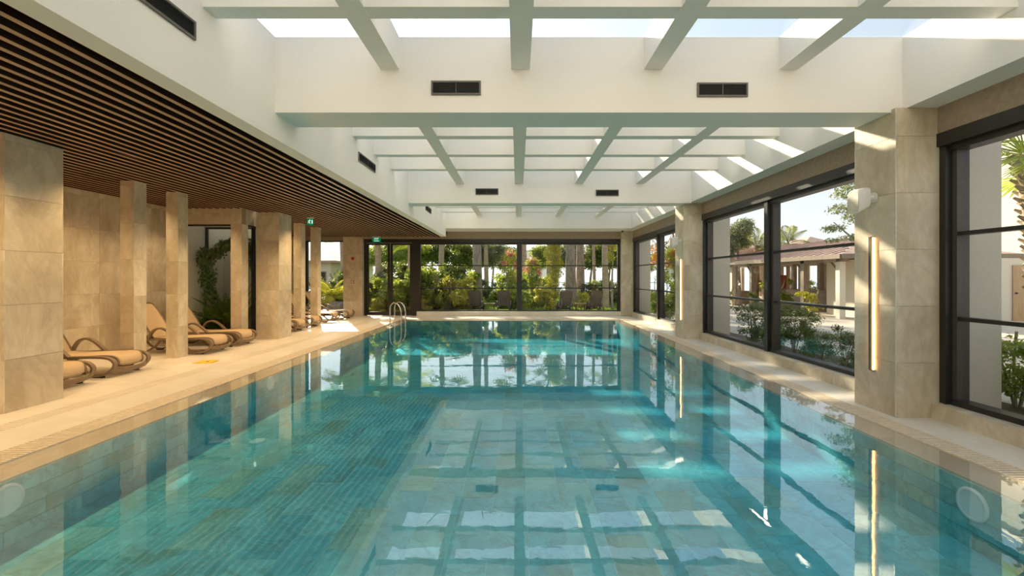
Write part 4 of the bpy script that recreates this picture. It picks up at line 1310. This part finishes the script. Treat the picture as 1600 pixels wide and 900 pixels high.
# outdoor loungers, seen from behind, with a side table
for px, lb in ((742, 'outdoor lounger seen from behind, leftmost beyond the far window'), (787, 'outdoor lounger seen from behind, just left of the mullion'),
               (884, 'outdoor lounger seen from behind, in front of the twin pine'), (931, 'outdoor lounger seen from behind, beside the pale palm trunk')):
    place_lounger(PX(px, 19.6), 20.95, math.pi / 2, lb, z=-.06, group='outdoor sun loungers')
t = empty('side_table', (PX(907, 19.7), 19.7, -.06), label='small grey table between the two right outdoor loungers', cat='table')
MB().box(-.24, .24, -.22, .22, .38, .42).put('table_top', M['frame'], t)
for a in (-1, 1):
    for b in (-1, 1): boxo('leg', a * .19 - .02, a * .19 + .02, b * .17 - .02, b * .17 + .02, 0, .38, M['frame'], t)
t = empty('side_table', (PX(765, 19.7), 19.7, -.06), label='small grey table between the two left outdoor loungers', cat='table')
MB().box(-.24, .24, -.22, .22, .38, .42).put('table_top', M['frame'], t)
for a in (-1, 1):
    for b in (-1, 1): boxo('leg', a * .19 - .02, a * .19 + .02, b * .17 - .02, b * .17 + .02, 0, .38, M['frame'], t)

# --- right side: shrubs under the windows
rs = [(5.30, 10.05, .80, 'leaf4', 'grey green shrub against the outer pier behind the middle window'),
      (5.45, 9.45, .78, 'leaf2', 'dark shrub left of the mullion of the middle right window'),
      (5.40, 8.75, .80, 'leaf2', 'shrub behind the left side of the mullion of the middle right window'),
      (5.45, 7.95, .62, 'leaf2', 'low shrub just right of the mullion of the middle right window'),
      (5.35, 7.35, .52, 'leaf4', 'low shrub under the middle of the right pane'),
      (5.50, 6.80, .55, 'leaf2', 'low shrub between sapling and the large bush'),
      (5.55, 6.20, .92, 'leaf1', 'large green bush at the right end of the middle right window'),
      (5.85, 5.25, 1.0, 'leaf1', 'leafy bush beside the outer pier in the nearest right window'),
      (5.75, 4.35, .95, 'leaf1', 'bright bush filling the lower corner of the nearest right window'),
      (5.55, 3.6, .85, 'leaf2', 'dark bush lower right in the nearest right window'),
      (5.5, 2.6, .8, 'leaf2', 'dark bush farther forward under the nearest right window'),
      (5.5, 16.2, 1.1, 'leaf1', 'tall bush at the far end of the farthest right window'),
      (5.5, 15.0, .9, 'leaf2', 'dark bush in the middle of the farthest right window'),
      (5.5, 13.8, 1.0, 'leaf1', 'bright bush right of the mullion of the farthest right window'),
      (5.45, 12.6, .95, 'leaf2', 'dark bush next to the middle right column, outside')]
for k, (x, y, s, mt, lb) in enumerate(rs):
    shrub(x, y, -.03, s * 1.2, M[mt], lb, k % 4, key='r%d' % (k % 4), n=4500, size=.05, shell=.15, blobs=rblobs(k % 4 + 80, 22, .55, .05, .9, .28, .5))
tree(5.75, 7.25, .80, .012, 'thin sapling standing in the bed behind the middle right window', M['leaf2'], 91, [(0, 0, .72, .24, .24, .22), (.05, .1, .5, .15, .15, .1)], 160, .10, z=-.03, branches=3, name='sapling', bark='stem')
tree(7.4, 23.0, 3.6, .12, 'orange tinted garden tree seen through the farthest right window', M['orangeleaf'], 95, big(1.3, 2.2, 4.0, 95, 8), 1800, .12)
tree(9.0, 26.0, 4.0, .14, 'dark garden tree seen through the farthest right window', M['leaf2'], 96, big(2.2, 2.2, 5.0, 96, 10), 3000, .15)
tree(6.6, 21.0, 2.6, .08, 'green garden tree just right of the far right corner', M['leaf1'], 97, big(.9, .6, 3.2, 97, 9), 2200, .11)

# --- pavilion with hipped tiled roof
pv = empty('pavilion', (12.0, 16.5, -.07), label='long open timber pavilion with a low rose tiled roof beyond the middle right window', cat='pavilion')
Ze = 2.30
def hip(mb, x0, x1, y0, y1, z, h, t=.10):
    xm = (x0 + x1) / 2; hw = (x1 - x0) / 2
    mb.raw([(x0, y0, z), (x1, y0, z), (x1, y1, z), (x0, y1, z), (x0, y0, z + t), (x1, y0, z + t), (x1, y1, z + t), (x0, y1, z + t), (xm, y0 + hw, z + h), (xm, y1 - hw, z + h)],
           [(3, 2, 1, 0), (0, 1, 5, 4), (1, 2, 6, 5), (2, 3, 7, 6), (3, 0, 4, 7), (4, 5, 8), (5, 6, 9, 8), (6, 7, 9), (7, 4, 8, 9)])
    return mb
hip(MB(), -.3, 6.5, -.3, 16.5, Ze, 1.05).put('roof', M['rooftile'], pv)
# courses of tiles, raised ridges running down the slope
rid = MB()
for i in range(34):
    y = 0.2 + i * .48
    hw = 3.4; dy = min(1.0, max(0, (y + .3) / hw), max(0, (16.5 - y) / hw))
    a = Vector((-.3, y, Ze + .11)); b = Vector((-.3 + hw * dy, y, Ze + .11 + .95 * dy))
    rid.tube([a, b], .035, 5)
rid.put('roof_courses', M['rooftile'], pv, kind='stuff')
MB().box(-.32, 6.52, -.36, -.30, Ze - .05, Ze + .12).box(-.36, -.30, -.3, 16.5, Ze - .05, Ze + .12).put('fascia', M['timber'], pv)
for i in range(8):
    y = .2 + i * 2.1
    boxo('post', .0, .22, y, y + .22, 0, Ze, M['timber' if i % 2 else 'extwall'], pv)
    boxo('post', 5.2, 5.4, y, y + .2, 0, Ze, M['timber'], pv)
    boxo('post', 2.7, 2.9, y + .9, y + 1.1, 0, Ze, M['timber'], pv)
    MB().tube([(.11, y + .22, Ze - .5), (.11, y + .75, Ze - .03)], .04, 6).put('brace', M['timber'], pv)
MB().box(.0, .2, 0, 16, Ze - .15, Ze).put('tie_beam', M['timber'], pv)
MB().box(3.2, 3.3, 9.0, 11.0, 0.3, 1.7).put('red_panel', M['brick'], pv)
MB().box(2.2, 2.9, 3.0, 8.0, 0, .9).box(2.1, 3.0, 2.9, 8.1, .9, .95).put('counter', M['timber'], pv)
MB().box(1.2, 2.2, 10, 14.0, 0, .75).put('bench_block', M['timber'], pv)
p2 = empty('pavilion', (17.0, 34.0, -.07), label='distant second pavilion whose rose roof shows above the first, left part', cat='pavilion')
hip(MB(), -2.6, 3.2, -2, 6, 3.6, 1.1).put('roof', M['rooftile'], p2)
for a in (-2.3, 2.9):
    for b in (-1.7, 2, 5.7): boxo('post', a - .12, a + .12, b - .12, b + .12, 0, 3.6, M['timber'], p2)
p3 = empty('pavilion', (22.4, 34.0, -.07), label='distant third pavilion whose small rose roof peeks over the ridge', cat='pavilion')
hip(MB(), -2.3, 2.3, -2, 4, 3.5, 1.2).put('roof', M['rooftile'], p3)
for a in (-2, 2):
    for b in (-1.7, 3.7): boxo('post', a - .12, a + .12, b - .12, b + .12, 0, 3.5, M['timber'], p3)
# gatehouse with a cream wall at the right of the pavilion
gh = empty('kiosk', (15.2, 16.0, -.07), label='cream rendered kiosk with a dark doorway under the pavilion eave', cat='building')
MB().box(-2.1, 4.2, 0, .25, 0, Ze - .05).box(-2.1, -1.85, .25, 3, 0, Ze - .05).put('wall', M['extwall'], gh)
MB().box(-1.45, -.45, -.03, 0, 0, 1.95).put('doorway', M['rubber'], gh)
MB().box(2.45, 3.5, -.04, 0, 0, 2.0).put('door', M['door'], gh)
MB().cyl((2.55, -.09, 1.0), (2.55, -.04, 1.0), .03).put('door_handle', M['black'], gh)
MB().box(-1.52, -1.45, -.05, 0, 0, 2.0).box(-.45, -.38, -.05, 0, 0, 2.0).box(-1.52, -.38, -.05, 0, 1.95, 2.02).put('door_frame', M['trim'], gh)
# shrubs inside and before the pavilion
for k, (x, y, s, mt, lb) in enumerate([(19.6, 20.0, 1.5, 'leaf2', 'dark hedge bush behind the pavilion, nearest one'), (19.8, 23.0, 1.4, 'leaf4', 'grey green hedge bush behind the pavilion'),
                                       (19.7, 26.5, 1.5, 'leaf2', 'dark hedge bush behind the middle of the pavilion'), (19.8, 30.0, 1.6, 'leaf1', 'green hedge bush behind the far part of the pavilion'),
                                       (19.0, 34.5, 1.8, 'leaf2', 'dark hedge bush past the end of the pavilion'), (15.5, 35.5, 1.8, 'leaf1', 'green bush past the far end of the pavilion'),(11.4, 24.5, 1.5, 'leaf3', 'yellow bush before the far left end of the pavilion'), (11.3, 21.5, 1.0, 'leaf2', 'dark potted shrub before the pavilion posts'),
                                       (12.0, 18.3, 1.3, 'leaf3', 'yellow green bush before the pavilion counter'), (13.4, 15.4, 1.0, 'leaf3', 'small yellow bush before the kiosk doorway'),
                                       (10.6, 26.0, 1.3, 'leaf2', 'dark bush by the left end of the pavilion'), (12.9, 22.3, 1.8, 'leaf1', 'leafy plant standing inside the pavilion')]):
    shrub(x, y, -.06, s, M[mt], lb, k % 4, key='p%d' % (k % 4), n=700, size=.10, blobs=rblobs(k % 4 + 90, 10, .42, .15, .8, .28, .45))
palm(14.4, 27.0, 3.4, .14, 'palm with drooping fronds rising behind the pavilion roof, left one', 'feather', M['leaf4'], 16, .95, seed=31)
palm(17.2, 28.5, 3.7, .14, 'palm with drooping fronds rising behind the pavilion roof, right one', 'feather', M['leaf4'], 16, 1.0, seed=32)
tree(12.3, 25.0, 3.6, .16, 'round leafy tree standing behind the left pane of the middle right window', M['leaf4'], 33, [(0, 0, 4.1, .9, .9, .6), (-.5, 0, 3.5, .8, .7, .6), (.4, 0, 4.5, .6, .6, .5), (-.6, 0, 3.0, .6, .5, .5), (.3, 0, 3.5, .5, .5, .4)], 6500, .13, bend=.02, branches=2)
tree(11.25, 14.2, 3.6, .16, 'large grey green tree with airy branches at the right of the middle window', M['leaf4'], 34,
     [(-.75, 0, 4.3, .55, .6, .35), (-.45, 0, 4.9, .8, .8, .5), (-.95, .1, 3.75, .45, .5, .22), (-.4, 0, 3.5, .6, .6, .3), (-1.05, .3, 3.15, .42, .5, .16), (-.5, 0, 2.85, .5, .6, .16), (.2, 0, 3.9, .9, .9, .6), (.2, 0, 3.0, .6, .6, .4), (.6, 0, 5.4, 1.2, 1.1, .7), (-1.25, 0, 2.75, .3, .4, .10)], 8500, .09, bend=.02, branches=3)
# --- building and palm behind the nearest right window
bd = empty('neighbour_building', (21.3, 12.0, -.07), label='tall cream rendered building behind the nearest right window', cat='building')
MB().box(0, 14, 0, 13, 0, 9.5).put('wall', M['extwall'], bd)
MB().box(-.2, 14.2, -.2, 13.2, 9.5, 9.7).put('parapet', M['trim'], bd)
for wx in (6.5, 9.5): 
    f = MB().box(wx, wx + 1.2, -.03, 0, 5.2, 6.8).put('window', M['timber'], bd)
    MB().box(wx + .08, wx + 1.12, -.04, -.03, 5.28, 6.72).put('pane', M['black'], f)
palm(7.02, 5.9, 3.2, .13, 'stout palm with rough frond stubs behind the nearest right window', 'fan', M['leaf1'], 34, .72, seed=35, stubs=True, lean=-.36)

# --- planter plants
def ivy_tree():
    o = empty('climbing_fig', (-7.62, 10.95, .14), label='twisting climbing plant arching across the top of the glazed planter', cat='plant')
    q = random.Random(3)
    for k in range(5):
        a = k * .35
        p = smooth_path([(.02 * k, .03 * k - .05, 0), (.08 * math.sin(k), .05 * math.cos(k * 2), .4), (-.05 + .06 * k, .04 * math.sin(k * 3), .9), (.05 + .05 * math.cos(k), 0, 1.4), (.15 + .03 * k, .02, 1.9)], 5)
        MB().tube(p, .016, 6).put('stem', M['stem'], o)
    p = smooth_path([(.18, 0, 1.85), (.4, 0, 2.15), (.75, 0, 2.3), (1.02, 0, 2.32), (1.15, 0, 2.1)], 5)
    MB().tube(p, .013, 6).put('stem', M['stem'], o)
    bl = [(.05, 0, 1.35, .24, .2, .38), (.0, 0, 1.75, .24, .22, .3), (.12, 0, .9, .2, .18, .2), (.25, 0, 1.95, .25, .2, .2), (.5, 0, 2.12, .28, .2, .2), (.8, 0, 2.2, .28, .18, .2), (1.03, 0, 2.05, .18, .14, .3), (1.12, 0, 1.72, .10, .08, .25), (.75, 0, 1.9, .10, .08, .2), (-.05, 0, 1.9, .2, .15, .25), (.1, 0, 1.0, .16, .16, .2)]
    link('foliage', leaf_mesh('foliage', 6500, bl, .055, 9, aspect=.8, shell=.3, mat=M['leaf5'], droop=.4), None, o)
    return o
ivy_tree()
def blade_mesh(L, w, arch, n=7):
    vs = []; fs = []
    for i in range(n):
        t = i / (n - 1); x = L * t * math.sin(arch * 1.5 * (.25 + t * .75)); z = L * t * math.cos(arch * 1.4 * t)
        ww = w * math.sin(math.pi * (.06 + .94 * t)) ** .8 if t < 1 else .002
        vs += [(x, -ww / 2, z), (x + .01, 0, z - .15 * ww), (x, ww / 2, z)]
    for i in range(n - 1):
        a = i * 3
        fs += [(a, a + 3, a + 4, a + 1), (a + 1, a + 4, a + 5, a + 2)]
    me = MB().raw(vs, fs).mesh('leaf', True); return me
BL = {}
def broad_plant(x, y, z, nleaf, L, w, arch, label, mat, seed, mx=1.35):
    o = empty('broadleaf_plant', (x, y, z), label=label, cat='plant')
    k = (L, w, arch, mat.name)
    if k not in BL:
        BL[k] = blade_mesh(L, w, arch); BL[k].materials.append(mat)
    q = random.Random(seed)
    for i in range(nleaf):
        f = link('leaf', BL[k], None, o)
        s = q.uniform(.6 * mx, mx); f.scale = (s, s, s); f.rotation_euler = (q.uniform(-.12, .12), q.uniform(-.12, .2), i * 2.4 + q.uniform(-.3, .3))
    return o
bp = [(-7.30, 10.80, 15, .62, .16, .55, 'glossy broad leaved plant at the left of the planter bed', 1, 1.3), (-7.15, 10.95, 14, .80, .13, .35, 'tall upright leaved plant left of the planter middle', 2, 1.3),
      (-6.92, 10.85, 16, .62, .18, .55, 'arching broad leaved plant in the middle of the planter bed', 3, 1.2), (-6.74, 10.98, 12, .85, .12, .22, 'tallest spear leaved plant at the right of the planter bed', 4, 1.1),
      (-7.28, 10.75, 14, .55, .18, .6, 'spreading dark leaved plant left in the planter bed', 5, 1.2), (-6.98, 10.98, 12, .95, .12, .25, 'tall narrow leaved plant at the back of the planter', 6, 1.2),
      (-6.66, 10.78, 12, .50, .09, .25, 'small leafy plant behind the narrow side pane', 7, .9), (-7.08, 10.72, 14, .40, .15, .7, 'low leafy plant at the front of the planter bed', 8, 1.0), (-6.82, 10.70, 12, .38, .14, .6, 'low leafy plant next to the planter corner post', 9, .9), (-7.60, 10.72, 12, .40, .14, .5, 'low leafy plant at the foot of the climbing fig', 10, .9)]
for (x, y, n_, L, w_, ar, lb, sd_, mx) in bp:
    broad_plant(x, y, .14, n_ + 5, L * 1.12, w_ * 1.1, ar, lb, M['leaf5'], sd_, mx)
print('objects', len(bpy.data.objects))
